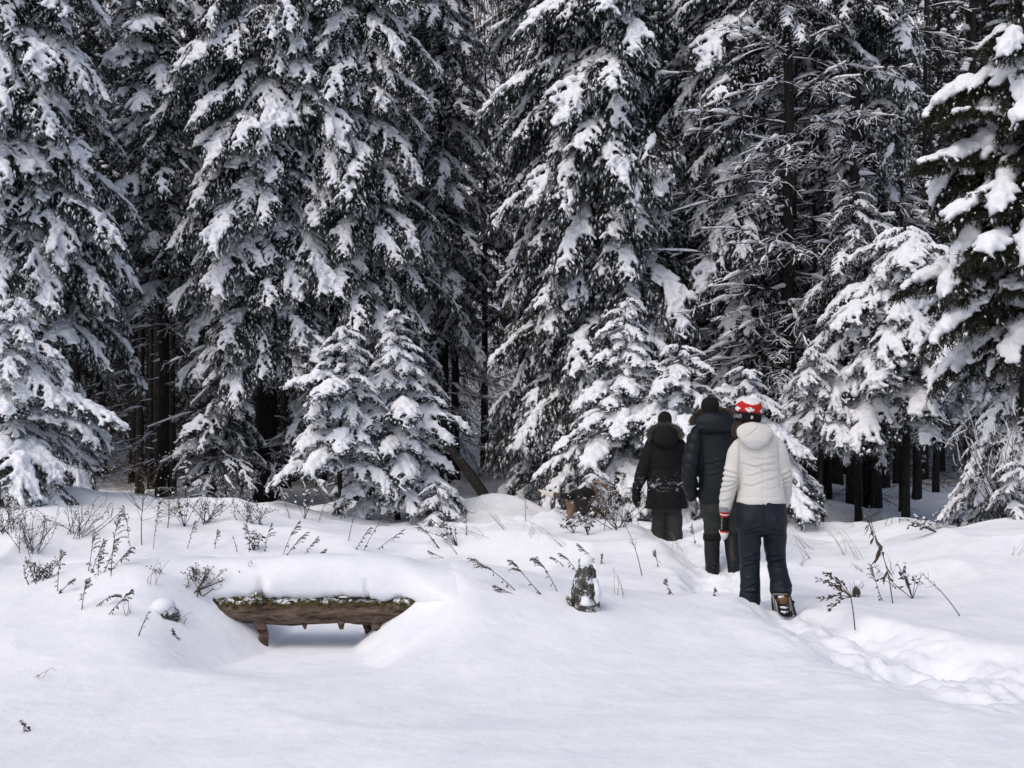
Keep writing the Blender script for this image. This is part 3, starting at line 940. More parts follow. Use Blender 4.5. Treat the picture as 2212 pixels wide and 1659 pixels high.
# far brush on the hillside: bare saplings that read as one mass
g = Geo()
for i in range(520):
    Y = rng.uniform(50, 95); px = rng.uniform(880, 1220)
    x = X(px, Y); z = h1(x, Y)
    hh = rng.uniform(2, 6)
    P = np.array([(x, Y, z - 0.1), (x + rng.normal() * 0.2, Y, z + hh * 0.5), (x + rng.normal() * 0.5, Y + rng.normal() * 0.3, z + hh)])
    g.tube(P, [0.035, 0.022, 0.008], 3, cap=False)
    for j in range(5):
        a = P[1] + (P[2] - P[1]) * rng.random()
        g.tube(np.array([a, a + np.array([rng.normal() * 0.5, rng.normal() * 0.3, rng.uniform(0.4, 1.2)])]), [0.014, 0.005], 3, cap=False)
tag(link('hillside_brush', g.mesh('hillside_brush', (flat('brush_bark', (0.15, 0.13, 0.12), 0.9, 0.1),))), kind='stuff')
# ------------------------------------------------------------------ the wood
BIG = [('sweep', 6), ('sparse', 2)]
FRONT = 'tall snowy spruces at the front of the wood'
YOUNG = 'young snowy spruces at the edge of the wood'

tree('tall spruce with broad sweeping snowy boughs at the far left edge', 20, 20.5, 19, 0.5, 2.3, 230, [('sweep', 8), ('heavy', 2)], 11, FRONT, face=0.7, rt=0.2, prof=0.6, sector=(-35, 110, 30), inner=0.42)
tree('tall thin spruce with a bare dark lower trunk beside the far left spruce', 350, 22.3, 18, 3.4, 1.45, 134, [('sparse', 4), ('heavy', 4)], 12, FRONT, face=0.7, rt=0.11, prof=0.6, dead=26, dead_z=(0.5, 4.5), dead_len=(0.4, 0.8), inner=0.42)
tree('tall spruce whose long white boughs slope down to the right above the small middle trees', 575, 22.2, 19, 3.0, 2.35, 192, [('sweep', 8), ('heavy', 2)], 13, FRONT, face=0.7, rt=0.2, prof=0.6, dead=26, dead_z=(0.5, 3.4), sector=(-62, 88, 30), inner=0.42)
tree('tall spruce with hanging boughs directly behind the pair of small middle spruces', 775, 22.6, 19, 1.8, 1.95, 198, BIG, 14, FRONT, face=0.7, rt=0.19, prof=0.6, dead=10, dead_z=(0.5, 2), inner=0.42)
tree('slender dark spruce with gaps in its boughs beside the narrow opening', 958, 24.5, 18, 3.0, 1.45, 128, [('sparse', 4), ('sweep', 5)], 15, FRONT, face=0.5, rt=0.15, prof=0.6, dead=26, dead_z=(0.6, 4.5), dead_len=(0.5, 0.9), inner=0.42)
tree('broad spruce with white boughs sweeping left above the dog', 1335, 22.0, 19, 1.0, 2.75, 224, [('sweep', 7), ('sparse', 5)], 16, FRONT, face=0.55, rt=0.2, prof=0.6, dead=34, dead_z=(1.5, 7), dead_len=(0.6, 1.1), sector=(215, 75, 30), dsector=(230, 90), inner=0.42)
tree('tall spruce with bare snow-lined lower branches above the hikers', 1640, 22.0, 19, 2.6, 2.2, 147, [('sweep', 7), ('sparse', 4)], 17, FRONT, face=0.5, rt=0.2, prof=0.55, dead=55, dead_z=(1.2, 7.5), dead_len=(0.7, 1.25), sector=(195, 55, 8.5), dsector=(240, 100), inner=0.42)
tree('tall thinly snowed spruce with bare branches left of the dark cedar', 1880, 22.5, 19, 4.3, 1.9, 108, [('sparse', 6), ('sweep', 4)], 18, FRONT, face=0.5, rt=0.18, prof=0.55, dead=50, dead_z=(2.5, 9.5), dead_len=(0.7, 1.25), sector=(215, 65, 30), dsector=(230, 110), inner=0.42)
tree('tall spruce with scant snow behind the trail, half hidden among bare branches', 1745, 25.0, 19, 4.5, 1.6, 64, [('sparse', 7), ('sweep', 1)], 19, FRONT, face=0.4, rt=0.17, dead=60, dead_z=(1.5, 8.5), dead_len=(0.7, 1.3), dsector=(240, 110), inner=0.42)

tree('lower spruce in the narrow opening between the tall trees, well behind them', 1046, 36, 13.5, 4.0, 1.9, 89, [('heavy', 3), ('sparse', 3)], 195, FRONT, face=0.7, rt=0.12, prof=0.8, inner=0.42)

# young trees in front
tree('small spruce with fat pillows of snow nearest the left edge', 28, 15.2, 2.35, 0.15, 1.20, 53, [('heavy', 7), ('young', 2)], 21, YOUNG, face=0.7, rt=0.045, prof=0.62, vary=(0.62, 1.3))
tree('small rounded spruce, left one of the middle pair, wide snow cap halfway', 742, 17.6, 2.75, 0.75, 1.02, 48, [('heavy', 4), ('young', 4)], 22, YOUNG, face=0.7, rt=0.04, prof=0.62, vary=(0.62, 1.3))
tree('small pointed spruce, right one of the middle pair, boughs down to the drifts', 858, 18.2, 3.15, 0.30, 1.02, 68, [('young', 6), ('heavy', 2)], 23, YOUNG, face=0.7, rt=0.045, prof=0.62, vary=(0.62, 1.3))
tree('half-grown spruce powdered with snow under the sloping white boughs', 490, 21.0, 3.3, 0.4, 0.88, 59, [('sparse', 6), ('young', 3)], 24, YOUNG, face=0.7, rt=0.05, prof=0.62, vary=(0.62, 1.3))
tree('young spruce with a thin pointed leader left of the black-coated hiker', 1340, 17.8, 3.25, 0.45, 1.0, 68, [('young', 6), ('heavy', 2)], 25, YOUNG, face=0.7, rt=0.045, prof=0.62, vary=(0.62, 1.3))
tree('young spruce with thick fingers of snow directly behind the black-coated hiker', 1465, 17.2, 2.6, 0.3, 1.25, 59, [('young', 4), ('heavy', 5)], 26, YOUNG, face=0.7, rt=0.045, prof=0.62, vary=(0.62, 1.3))
tree('young snow-loaded spruce behind the hikers in navy and white', 1615, 17.8, 2.45, 0.5, 1.15, 59, [('heavy', 6), ('young', 3)], 27, YOUNG, face=0.7, rt=0.05, prof=0.62, vary=(0.62, 1.3))
tree('half-grown spruce buried in snow right of the hiker in white', 1960, 18.8, 4.7, 1.9, 1.85, 105, [('heavy', 8), ('young', 2)], 28, YOUNG, face=0.75, rt=0.07, prof=0.45, vary=(0.6, 1.3))
tree('ragged half-grown spruce, less snowy, behind and left of the buried spruce', 1850, 19.8, 5.4, 1.9, 1.45, 80, [('heavy', 4), ('sparse', 5)], 280, YOUNG, face=0.75, rt=0.06, prof=0.5, vary=(0.55, 1.3))
tree('dead-branched spruce stem with ribs of snow over the navy and white hikers', 1705, 20.9, 17, 8.2, 1.5, 22, [('sparse', 1)], 190, FRONT, face=0.4, rt=0.12, dead=62, dead_z=(1.8, 7.8), dead_len=(0.8, 1.3), dsector=(205, 60))
tree('dead-branched spruce stem with ribs of snow above the buried spruce', 1845, 21.3, 17, 8.4, 1.5, 22, [('sparse', 1)], 191, FRONT, face=0.4, rt=0.12, dead=50, dead_z=(3.0, 8.6), dead_len=(0.8, 1.25), dsector=(205, 60))
tree('small drooping spruce with arched snowy boughs between the white jacket and the buried spruce', 1775, 18.4, 2.7, 1.2, 0.95, 44, [('heavy', 7), ('young', 2)], 29, YOUNG, face=0.75, rt=0.05, prof=0.62, vary=(0.62, 1.3))

# the right edge
tree('dark olive cedar with fat clumps of snow at the upper right edge', 2215, 14.5, 7.5, 2.3, 1.15, 130, [('cedar', 1)], 31, None, face=0.7, rt=0.10, cat='cedar tree', name='cedar_tree', prof=0.3, smin_=0.4, sector=(215, 90, 30), vary=(0.5, 1.4), jit=30)
tree('snowy spruce below the olive cedar, one long bough reaching down to the drift', 2235, 15.0, 3.9, 0.2, 1.45, 85, [('sweep', 6), ('heavy', 2)], 32, None, face=0.7, rt=0.07, prof=0.6)

# bare stems standing behind the buried spruce
for i, (px, Y, r, lab) in enumerate((
        (1711, 21.6, 0.045, 'thin bare trunk just right of the white jacket sleeve'),
        (1758, 22.0, 0.055, 'bare dark trunk leaning slightly, second from the white jacket'),
        (1786, 23.4, 0.105, 'thick bare trunk, third from the white jacket'),
        (1842, 21.9, 0.062, 'bare trunk under the lowest hanging snowy bough'),
        (1868, 21.8, 0.036, 'thin bare trunk, slimmer of a close pair under the buried spruce'),
        (1882, 21.7, 0.054, 'bare trunk, stouter of a close pair under the buried spruce'),
        (1908, 24.6, 0.14, 'thickest dark bare trunk in the shade under the buried spruce'),
        (1947, 21.4, 0.048, 'thin bare trunk in front of the thickest dark one'),
        (1980, 22.8, 0.08, 'bare trunk right of the thickest dark one'),
        (2021, 25.0, 0.07, 'bare trunk farthest along towards the long low bough'),
        (298, 24.5, 0.085, 'dark bare trunk in the gap left of the thin spruce, the stouter of two'),
        (322, 25.6, 0.06, 'dark bare trunk in the gap close left of the thin spruce, the slimmer of two'),
        (372, 25.0, 0.07, 'dark bare trunk in the gap right of the thin spruce'))):
    t = thing('bare_tree', lab, 'bare tree', (X(px, Y), Y, h1(X(px, Y), Y)), 0.7 * i, 'bare trunks under the buried spruce' if i < 10 else 'bare trunks in the dark gap')
    link('trunk', trunk_mesh(11.0, r, 600 + i, (0.012 * (-1) ** i, 0), 8)[0], t)
    link('dead_twigs', TWIGS[i % 3], t)
print('boughs', NB)
# ------------------------------------------------------------------ people and dog
def ell(c, r, rot=None, sub=2):
    v, t = (ICO1, ICO2, ICO3)[sub - 1]
    V = v * np.array(r)
    if rot is not None: V = V @ np.array(rot.to_matrix()).T if hasattr(rot, 'to_matrix') else V @ np.array(rot).T
    return V + np.array(c), t

def loft(rings, k=28, lat=(1, 0, 0), pw=1.0):
    """Closed solid through elliptical rings: (centre, half width along lat, half depth)."""
    C = np.array([r[0] for r in rings], float)
    n = len(C)
    D = np.gradient(C, axis=0); D /= np.linalg.norm(D, axis=1)[:, None]
    lat = np.array(lat, float)
    V = []
    for i in range(n):
        a = unit(lat - D[i] * np.dot(lat, D[i])); b = np.cross(D[i], a)
        for j in range(k):
            t = 2 * math.pi * j / k
            c, s = math.cos(t), math.sin(t)
            V.append(C[i] + a * rings[i][1] * math.copysign(abs(c) ** pw, c) + b * rings[i][2] * math.copysign(abs(s) ** pw, s))
    V.append(C[0]); V.append(C[-1])
    idx = np.arange(n * k).reshape(n, k)
    T = []
    for i in range(n - 1):
        for j in range(k):
            a, b_, c_, d_ = idx[i, j], idx[i, (j + 1) % k], idx[i + 1, (j + 1) % k], idx[i + 1, j]
            T += [(a, b_, c_), (a, c_, d_)]
    for j in range(k):
        T.append((n * k, idx[0, (j + 1) % k], idx[0, j])); T.append((n * k + 1, idx[-1, j], idx[-1, (j + 1) % k]))
    return np.array(V), np.array(T)

def limb(pts, rad, k=18, sub=5):
    """Rounded tapering limb through points."""
    P = np.array(pts, float); n = len(P)
    s = np.linspace(0, n - 1, (n - 1) * sub + 1)
    Q = np.stack([np.interp(s, range(n), P[:, i]) for i in range(3)], -1)
    r = np.interp(s, range(n), rad)
    for _ in range(2):
        Q[1:-1] = 0.25 * Q[:-2] + 0.5 * Q[1:-1] + 0.25 * Q[2:]
    g = Geo(); g.tube(Q, r, k)
    V, T, Qd = g.arrays()
    T = np.concatenate([T, Qd[:, [0, 1, 2]], Qd[:, [0, 2, 3]]])
    g2 = Geo(); g2.add(V, T)
    for p, rr in ((P[0], rad[0]), (P[-1], rad[-1])):
        v, t = ell(p, (rr * 0.98,) * 3); g2.add(v, t)
    V, T, _ = g2.arrays()
    return V, T

def fuse(parts, vs=0.011, smooth=4, disp=None):
    g = Geo()
    for V, T in parts: g.add(V, T)
    V, T, _ = g.arrays()
    W, F = voxel(V, T, vs, smooth, 0.5)
    if disp is not None:
        me = mesh_np('tmp2', W, F)
        Nn = np.zeros(len(W) * 3, np.float32); me.vertices.foreach_get('normal', Nn); Nn = Nn.reshape(-1, 3)
        bpy.data.meshes.remove(me)
        W = W + Nn * disp(W)[:, None]
    return W, F

def put(name, WF, mat, parent, label=None):
    o = link(name, mesh_np(name, WF[0], WF[1], mat if isinstance(mat, tuple) else (mat,)), parent)
    if label: o['label'] = label
    return o

def ridged(x, y, z, seed, oct=3):
    return 1 - 2 * np.abs(fbm(x, y, z, seed, oct))

def creases(u, v, lines):
    """Cloth folds: a narrow crease with a soft roll above it. line = (height, slope, centre, half length, depth)."""
    f = np.zeros(len(u))
    for v0, sl, uc, hw, d in lines:
        m = np.exp(-((u - uc) / hw) ** 4)
        s = v - (v0 + sl * (u - uc) + 1.2 * (u - uc) ** 2 + 0.006 * np.sin((u - uc) * 40))
        f += m * (-d * np.exp(-(s / 0.0075) ** 2) + 0.75 * d * np.exp(-((s - 0.020) / 0.014) ** 2))
    return f

def fur_ring(path, n, ln, seed, outward, spread=0.35, w=0.0035):
    rng = np.random.default_rng(seed)
    P = np.array(path, float)
    i = rng.random(n) * (len(P) - 1)
    k = i.astype(int); f = (i - k)[:, None]
    B = P[k] * (1 - f) + P[k + 1] * f + rng.normal(size=(n, 3)) * 0.012
    D = outward(B) + rng.normal(size=(n, 3)) * spread
    D /= np.linalg.norm(D, axis=1)[:, None]
    L = ln * (0.5 + 0.8 * rng.random(n))[:, None]
    s = np.cross(D, rng.normal(size=(n, 3))); s /= np.linalg.norm(s, axis=1)[:, None]
    M = B + D * L * 0.55; E = B + D * L + np.array([0, 0, -0.25]) * L
    V = np.stack([B - s * w, B + s * w, M + s * w * 0.7, M - s * w * 0.7, E], 1).reshape(-1, 3)
    b = np.arange(n) * 5
    Q = np.stack([b, b + 1, b + 2, b + 3], 1); T = np.stack([b + 3, b + 2, b + 4], 1)
    return V, T, Q

M_SKIN = flat('skin', (0.55, 0.36, 0.28), 0.5)
M_IVORY = cloth('ivory_shell', (0.58, 0.565, 0.525), (0.66, 0.645, 0.605), 5, 0.7, 0.003, 60)
M_NAVYP = cloth('navy_snow_trousers', (0.0055, 0.0085, 0.0150), (0.011, 0.0155, 0.0245), 6, 0.6, 0.003, 45, snow=(0.22, 0.16, 0.10))
M_BLACKC = cloth('black_parka', (0.0022, 0.0022, 0.0025), (0.0055, 0.0055, 0.006), 6, 0.8, 0.003, 45, snow=(0.86, 0.26, 0.17))
M_NAVYC = cloth('navy_parka', (0.0030, 0.0048, 0.0070), (0.0070, 0.0105, 0.0145), 5, 0.55, 0.003, 40)
M_GREYP = cloth('charcoal_trousers', (0.017, 0.019, 0.018), (0.034, 0.037, 0.034), 7, 0.8, 0.003, 45)
M_KNITK = cloth('black_knit', (0.004, 0.004, 0.004), (0.012, 0.012, 0.012), 60, 0.95, 0.004, 160)
M_KNITR = cloth('red_knit', (0.42, 0.012, 0.014), (0.58, 0.022, 0.022), 60, 0.9, 0.004, 160)
M_KNITW = cloth('white_knit', (0.70, 0.69, 0.66), (0.80, 0.79, 0.77), 60, 0.9, 0.004, 160)
M_KNITG = cloth('grey_knit', (0.20, 0.20, 0.23), (0.34, 0.34, 0.38), 60, 0.9, 0.004, 160)
M_FURB = flat('brown_fur', (0.115, 0.090, 0.068), 0.9, 0.2)
M_FURG = flat('grey_fur', (0.135, 0.120, 0.105), 0.9, 0.2)
M_HAIR = flat('brown_hair', (0.050, 0.028, 0.018), 0.6, 0.4)
M_LEATHER = flat('brown_leather', (0.16, 0.075, 0.030), 0.6, 0.3)
M_RUBBER = cloth('black_rubber', (0.006, 0.006, 0.006), (0.014, 0.014, 0.014), 8, 0.55, 0.002, 30, snow=(0.16, 0.30, 0.10))
M_STRAP = flat('grey_strap', (0.20, 0.19, 0.16), 0.6)
M_PINK = flat('badge_red', (0.45, 0.02, 0.05), 0.6)

def body(parent, J, head, hand=0.72, skin=M_SKIN):
    """One continuous figure under the clothes: joints J, head = (centre, forward unit vector)."""
    p = []
    hc, hf = np.array(head[0]), unit(np.array(head[1]))
    side = unit(np.cross(hf, (0, 0, 1.0)))
    up = np.cross(side, hf)
    def hp(f, s, u): return hc + hf * f + side * s + up * u
    rot = np.stack([side, hf, up], 1)
    p.append(ell(hp(0, 0, 0.025), (0.074, 0.092, 0.092), rot))
    p.append(ell(hp(0.025, 0, -0.055), (0.055, 0.062, 0.062), rot))
    p.append(ell(hp(0.093, 0, -0.018), (0.013, 0.018, 0.024), rot))       # nose
    p.append(ell(hp(0.082, 0, -0.066), (0.024, 0.012, 0.010), rot))       # mouth
    for s in (-1, 1):
        p.append(ell(hp(-0.005, s * 0.077, -0.015), (0.009, 0.020, 0.032), rot))  # ears
        p.append(ell(hp(0.070, s * 0.030, 0.012), (0.014, 0.012, 0.010), rot))    # eyes
    p.append(limb([hc + np.array([0, 0, -0.06]) - hf * 0.02, J['neck']], [0.052, 0.058]))
    p.append(loft([(J['pelvis'] + np.array([0, 0, -0.08]), 0.13, 0.10), (J['pelvis'], 0.15, 0.11), (J['pelvis'] * 0.5 + J['chest'] * 0.5, 0.125, 0.095), (J['chest'], 0.15, 0.11), (J['neck'] + np.array([0, 0, -0.05]), 0.10, 0.075), (J['neck'], 0.055, 0.055)]))
    for s in 'LR':
        p.append(limb([J['chest'] * 0.4 + J['sh' + s] * 0.6, J['sh' + s], J['el' + s], J['wr' + s]], [0.055, 0.052, 0.041, 0.028]))
        w, e = J['wr' + s], J['el' + s]
        d = unit(w - e)
        p.append(limb([w, w + d * 0.07 * hand], [0.026, 0.028]))
        for q in (-1.5, -0.5, 0.5, 1.5):                                   # fingers
            p.append(limb([w + d * 0.07 * hand + np.array([0, q * 0.012, 0]), w + d * hand * (0.135 - 0.008 * abs(q)) + np.array([0, q * 0.012, 0]), w + d * hand * (0.155 - 0.01 * abs(q)) + np.array([0.006, q * 0.012, 0])], [0.008, 0.007, 0.006], 8))
        p.append(limb([w + d * 0.01, w + d * 0.04 + np.array([0, 0.018, 0]), w + d * 0.07 + np.array([0, 0.024, 0])], [0.011, 0.009, 0.007], 8))
        p.append(limb([J['pelvis'] * 0.35 + J['hip' + s] * 0.65, J['hip' + s], J['kn' + s], J['an' + s]], [0.085, 0.075, 0.046, 0.032]))
        p.append(limb([J['an' + s], J['an' + s] + J['foot' + s] * 0.5, J['an' + s] + J['foot' + s]], [0.034, 0.030, 0.022]))
    put('body', fuse(p, 0.010, 2), skin, parent)

def A(*v): return np.array(v, float)

def text_mesh(body_, size):
    c = bpy.data.curves.new('lettering', 'FONT')
    c.body = body_; c.size = size; c.extrude = 0.0008; c.resolution_u = 3
    o = bpy.data.objects.new('lettering', c); COL.objects.link(o)
    dg = bpy.context.evaluated_depsgraph_get(); ev = o.evaluated_get(dg); m = ev.to_mesh()
    V = np.array([v.co[:] for v in m.vertices]); F = [list(f.vertices) for f in m.polygons]
    ev.to_mesh_clear(); bpy.data.objects.remove(o); bpy.data.curves.remove(c)
    return V, F

LEAF = [(0, -.5), (.03, -.5), (.025, -.22), (.28, -.27), (.24, -.17), (.5, .06), (.43, .1), (.49, .26), (.33, .24), (.29, .31), (.16, .16), (.21, .42), (.11, .37), (0, .58)]
LEAF = LEAF + [(-a, b) for a, b in LEAF[::-1][1:-1]]

# ---- the hiker in white --------------------------------------------------------------------
wy = 9.8
wx = X(1643, wy)
W = thing('person', 'person in a cream hooded jacket and red, white and black knit hat walking away', 'person', (wx, wy, 0.02))
def j(px, py, dy=0.0, Y=wy, x0=None, z0=0.02):
    """Joint position in the figure's own space, read off the photograph at the figure's depth."""
    p = at(px, py, Y + dy)
    return A(p[0] - (wx if x0 is None else x0), dy, p[2] - z0)
J = dict(pelvis=j(1645, 1118), chest=j(1638, 985, 0.0), neck=j(1630, 938, 0.01), shL=j(1596, 972), shR=j(1680, 966),
         elL=j(1577, 1040, -0.02), elR=j(1696, 1038, 0.06), wrL=j(1570, 1098, 0.02), wrR=j(1690, 1092, 0.20),
         hipL=j(1622, 1135), hipR=j(1672, 1135), knL=j(1617, 1218, 0.03), knR=j(1676, 1212, 0.10), anL=j(1618, 1312, 0.02), anR=j(1688, 1288, -0.14),
         footL=A(0, 0.17, -0.05), footR=A(0.01, 0.10, -0.13))
HEAD = j(1617, 905, 0.04)
body(W, J, (HEAD, (-0.25, 1, -0.10)))

def jacket_w():
    t = [loft([(j(1644, 1088), 0.192, 0.145), (j(1644, 1080), 0.195, 0.147), (j(1643, 1052), 0.180, 0.135), (j(1641, 1018), 0.165, 0.126), (j(1639, 985), 0.174, 0.128), (j(1638, 960), 0.176, 0.116), (j(1634, 942), 0.130, 0.095), (j(1631, 930), 0.075, 0.075)], 36),
         limb([j(1604, 962), j(1592, 978), j(1578, 1040, -0.025), j(1571, 1072, 0.0), j(1566, 1100, 0.02)], [0.075, 0.077, 0.062, 0.058, 0.050]),
         limb([j(1668, 958), j(1683, 976), j(1696, 1036, 0.05), j(1696, 1066, 0.12), j(1692, 1088, 0.18)], [0.075, 0.074, 0.060, 0.056, 0.050])]
    def disp(V):
        x, y, z = V.T
        back = np.exp(-((x + 0.01) / 0.17) ** 8)
        f = 0.5 * back * creases(x, z, [(1.262, 0.10, 0.03, 0.13, 0.010), (1.205, 0.06, -0.03, 0.14, 0.013), (1.168, -0.05, 0.05, 0.11, 0.011), (1.135, 0.16, -0.07, 0.09, 0.010), (1.105, 0.14, 0.08, 0.08, 0.009), (1.060, 0.24, -0.05, 0.12, 0.008), (1.030, 0.10, 0.08, 0.09, 0.007), (1.32, 0.35, -0.09, 0.06, 0.006), (1.31, -0.4, 0.08, 0.06, 0.006)])
        f += (x < -0.165) * creases(x, z, [(1.150, -0.45, -0.24, 0.07, 0.009), (1.112, -0.35, -0.25, 0.07, 0.011), (1.078, -0.15, -0.26, 0.07, 0.011), (1.045, 0.15, -0.26, 0.06, 0.009), (1.005, 0.25, -0.27, 0.06, 0.007), (0.93, 0.1, -0.28, 0.06, 0.006)])
        f += (x > 0.155) * creases(x, z, [(1.145, 0.45, 0.20, 0.07, 0.009), (1.105, 0.30, 0.20, 0.07, 0.011), (1.068, 0.10, 0.20, 0.07, 0.010), (1.030, -0.2, 0.20, 0.06, 0.008)])
        f += 0.006 * fbm(x * 5, y * 5, z * 7, 12, 3)
        arm_seam = np.abs(np.abs(x + 0.02) - (0.155 + (1.40 - z) * 0.02))
        f -= 0.010 * np.exp(-(arm_seam / 0.010) ** 2) * (z > 1.02) * (z < 1.42)            # sleeve seams
        f -= 0.004 * np.exp(-((x + 0.005) / 0.006) ** 2) * (y < 0) * (z < 1.36)           # back seam
        f -= 0.003 * np.exp(-((z - 0.962) / 0.006) ** 2) * (np.abs(x) < 0.21)             # hem stitching
        f -= 0.004 * np.exp(-((z - 1.335 - 0.1 * np.abs(x)) / 0.006) ** 2) * (y < 0) * (np.abs(x) < 0.16)   # yoke
        return f
    return fuse(t, 0.0068, 5, disp)
put('jacket', jacket_w(), M_IVORY, W)

def hood_w():
    t = [loft([(j(1630, 967, -0.128), 0.030, 0.012), (j(1630, 962, -0.136), 0.066, 0.024), (j(1630, 952, -0.138), 0.106, 0.032), (j(1630, 940, -0.122), 0.134, 0.040), (j(1630, 931, -0.098), 0.140, 0.046), (j(1629, 924, -0.075), 0.122, 0.044), (j(1628, 920, -0.055), 0.085, 0.034)], 30)]
    def disp(V):
        x, y, z = V.T
        return 0.013 * (ridged(x * 6 + 2, y * 5, z * 7 + x * 5, 31, 2) - 0.3) + creases(x, z, [(1.462, 0.5, -0.10, 0.05, 0.006), (1.45, -0.5, 0.07, 0.05, 0.006)]) + 0.004 * fbm(x * 12, y * 12, z * 12, 33, 2)
    return fuse(t, 0.007, 3, disp)
put('hood', hood_w(), M_IVORY, W)

def trousers_w():
    t = [loft([(j(1644, 1070), 0.180, 0.132), (j(1644, 1095), 0.198, 0.150), (j(1644, 1120), 0.208, 0.155), (j(1644, 1140), 0.200, 0.140), (j(1644, 1152), 0.16, 0.105)], 34),
         ell(j(1621, 1122, -0.040), (0.094, 0.118, 0.110)), ell(j(1667, 1122, -0.040), (0.094, 0.118, 0.110)),
         limb([j(1619, 1140), j(1620, 1175, 0.01), j(1620, 1220, 0.03), j(1620, 1260, 0.02), j(1620, 1296, 0.02)], [0.100, 0.090, 0.076, 0.078, 0.085]),
         limb([j(1671, 1140), j(1674, 1172, 0.04), j(1677, 1212, 0.09), j(1684, 1248, 0.0), j(1688, 1274, -0.11)], [0.100, 0.092, 0.078, 0.076, 0.090])]
    def disp(V):
        x, y, z = V.T
        f = creases(x, z, [(0.705, 0.25, -0.09, 0.075, 0.010), (0.672, 0.15, -0.10, 0.07, 0.009), (0.705, -0.25, 0.09, 0.075, 0.010), (0.668, -0.12, 0.10, 0.07, 0.009), (0.62, 0.3, 0.11, 0.06, 0.006),
            (0.485, 0.25, -0.09, 0.07, 0.008), (0.452, -0.15, -0.09, 0.07, 0.010), (0.418, 0.2, -0.09, 0.07, 0.008), (0.480, -0.2, 0.125, 0.07, 0.009), (0.446, 0.2, 0.13, 0.07, 0.011), (0.408, -0.15, 0.13, 0.07, 0.009),
            (0.25, 0.3, -0.09, 0.07, 0.006), (0.20, -0.2, -0.09, 0.07, 0.007), (0.27, -0.3, 0.15, 0.07, 0.007), (0.225, 0.25, 0.16, 0.07, 0.008)])
        f -= 0.007 * np.exp(-((x - 0.004) / 0.007) ** 2) * (y < 0) * (z > 0.66)
        f += 0.006 * (ridged(x * 5, y * 4, z * 6 + x * 4, 41, 2) - 0.2) + 0.005 * fbm(x * 6, y * 6, z * 5, 44, 3)
        return f
    return fuse(t, 0.0075, 5, disp)
put('trousers', trousers_w(), M_NAVYP, W)
# brown hair below the hat
rng = np.random.default_rng(5)
g = Geo()
for i in range(130):
    a = rng.uniform(-0.4, 2.6)
    r = 0.082 + rng.normal() * 0.006
    p0 = HEAD + A(-math.sin(a) * r * 0.95, -math.cos(a) * r, -0.01)
    dn = rng.uniform(0.07, 0.15)
    p3 = p0 + A(-0.040 * max(0.2, math.sin(a)) + rng.normal() * 0.012, -0.01 + rng.normal() * 0.012, -dn)
    pm = (p0 + p3) / 2 + A(-0.012, -0.006, 0.0) + rng.normal(size=3) * 0.006
    g.tube(np.array([p0, pm, p3]), [0.004, 0.0045, 0.0015], 4, cap=False)
link('hair', g.mesh('hair', (M_HAIR,)), W)

# knit hat
def hat_surface(rows, k, cx, tilt=0.0, rib=0.0, nrib=40):
    V = []
    for r, y, z in rows:
        for jj in range(k):
            t = 2 * math.pi * jj / k
            rr = r * (1 + rib * math.cos(nrib * t))
            V.append((rr * math.sin(t), -rr * 1.10 * math.cos(t) + y, z))
    n = len(rows)
    V.append((0, rows[-1][1], rows[-1][2] + 0.002))
    i = np.arange(n * k).reshape(n, k)
    q = np.stack([i[:-1], np.roll(i, -1, 1)[:-1], np.roll(i, -1, 1)[1:], i[1:]], -1).reshape(-1, 4)
    T = np.array([(i[-1, a], i[-1, (a + 1) % k], n * k) for a in range(k)])
    V = np.array(V)
    rot = np.array(Matrix.Rotation(tilt, 3, 'Y'))
    return V @ rot.T + np.array(cx), q, T
TILT = R(7)
hc = j(1616, 893, 0.035)
k = 96
rows = [(0.101, 0, -0.062), (0.106, 0, -0.055), (0.107, 0, -0.03), (0.108, 0, -0.002), (0.104, 0, 0.006)]
V, q, T = hat_surface(rows, k, hc, TILT, 0.012, 48)
cuff = link('hat_cuff', mesh_np('hat_cuff', V, [q], (M_KNITK,)), W)
rows = [(0.099, 0, 0.000), (0.103, 0, 0.010), (0.106, 0.0, 0.030), (0.105, 0.0, 0.052), (0.101, 0.004, 0.075), (0.095, 0.008, 0.092), (0.084, 0.012, 0.106), (0.066, 0.014, 0.117), (0.04, 0.014, 0.124), (0.015, 0.014, 0.126)]
rows = [(np.interp(u, range(10), [r[0] for r in rows]), np.interp(u, range(10), [r[1] for r in rows]), np.interp(u, range(10), [r[2] for r in rows])) for u in np.linspace(0, 9, 40)]
V, q, T = hat_surface(rows, k, hc, TILT, 0.004, 48)
Vl = (V - hc)
cen = Vl[q].mean(1)
ang = np.arctan2(cen[:, 0], -cen[:, 1])
white = (cen[:, 2] > 0.102 - 0.034 * np.abs(np.cos((ang - 0.25) * 1.5)))
mi = np.concatenate([np.ones(len(T), int), white.astype(int)])
link('hat_crown', mesh_np('hat_crown', V, [T, q], (M_KNITR, M_KNITW), True, mi), W)
def wrap(pts2, th0, zc, r):
    """Flat artwork (x to the right as seen from outside, y up) laid round the hat."""
    out = []
    for x, y in pts2:
        th = -th0 + x / r
        out.append((r * math.sin(th), -r * 1.10 * math.cos(th), zc + y))
    rot = np.array(Matrix.Rotation(TILT, 3, 'Y'))
    return np.array(out) @ rot.T + hc
def patch(name, pts2, th0, zc, r, mat, parent):
    bm = bmesh.new()
    vs = [bm.verts.new(p) for p in wrap(pts2, th0, zc, r)]
    bm.faces.new(vs)
    bmesh.ops.triangulate(bm, faces=bm.faces[:])
    me = bpy.data.meshes.new(name); bm.to_mesh(me); bm.free(); me.materials.append(mat)
    return link(name, me, parent)
crown_o = [o for o in W.children if o.name.startswith('hat_crown')][0]
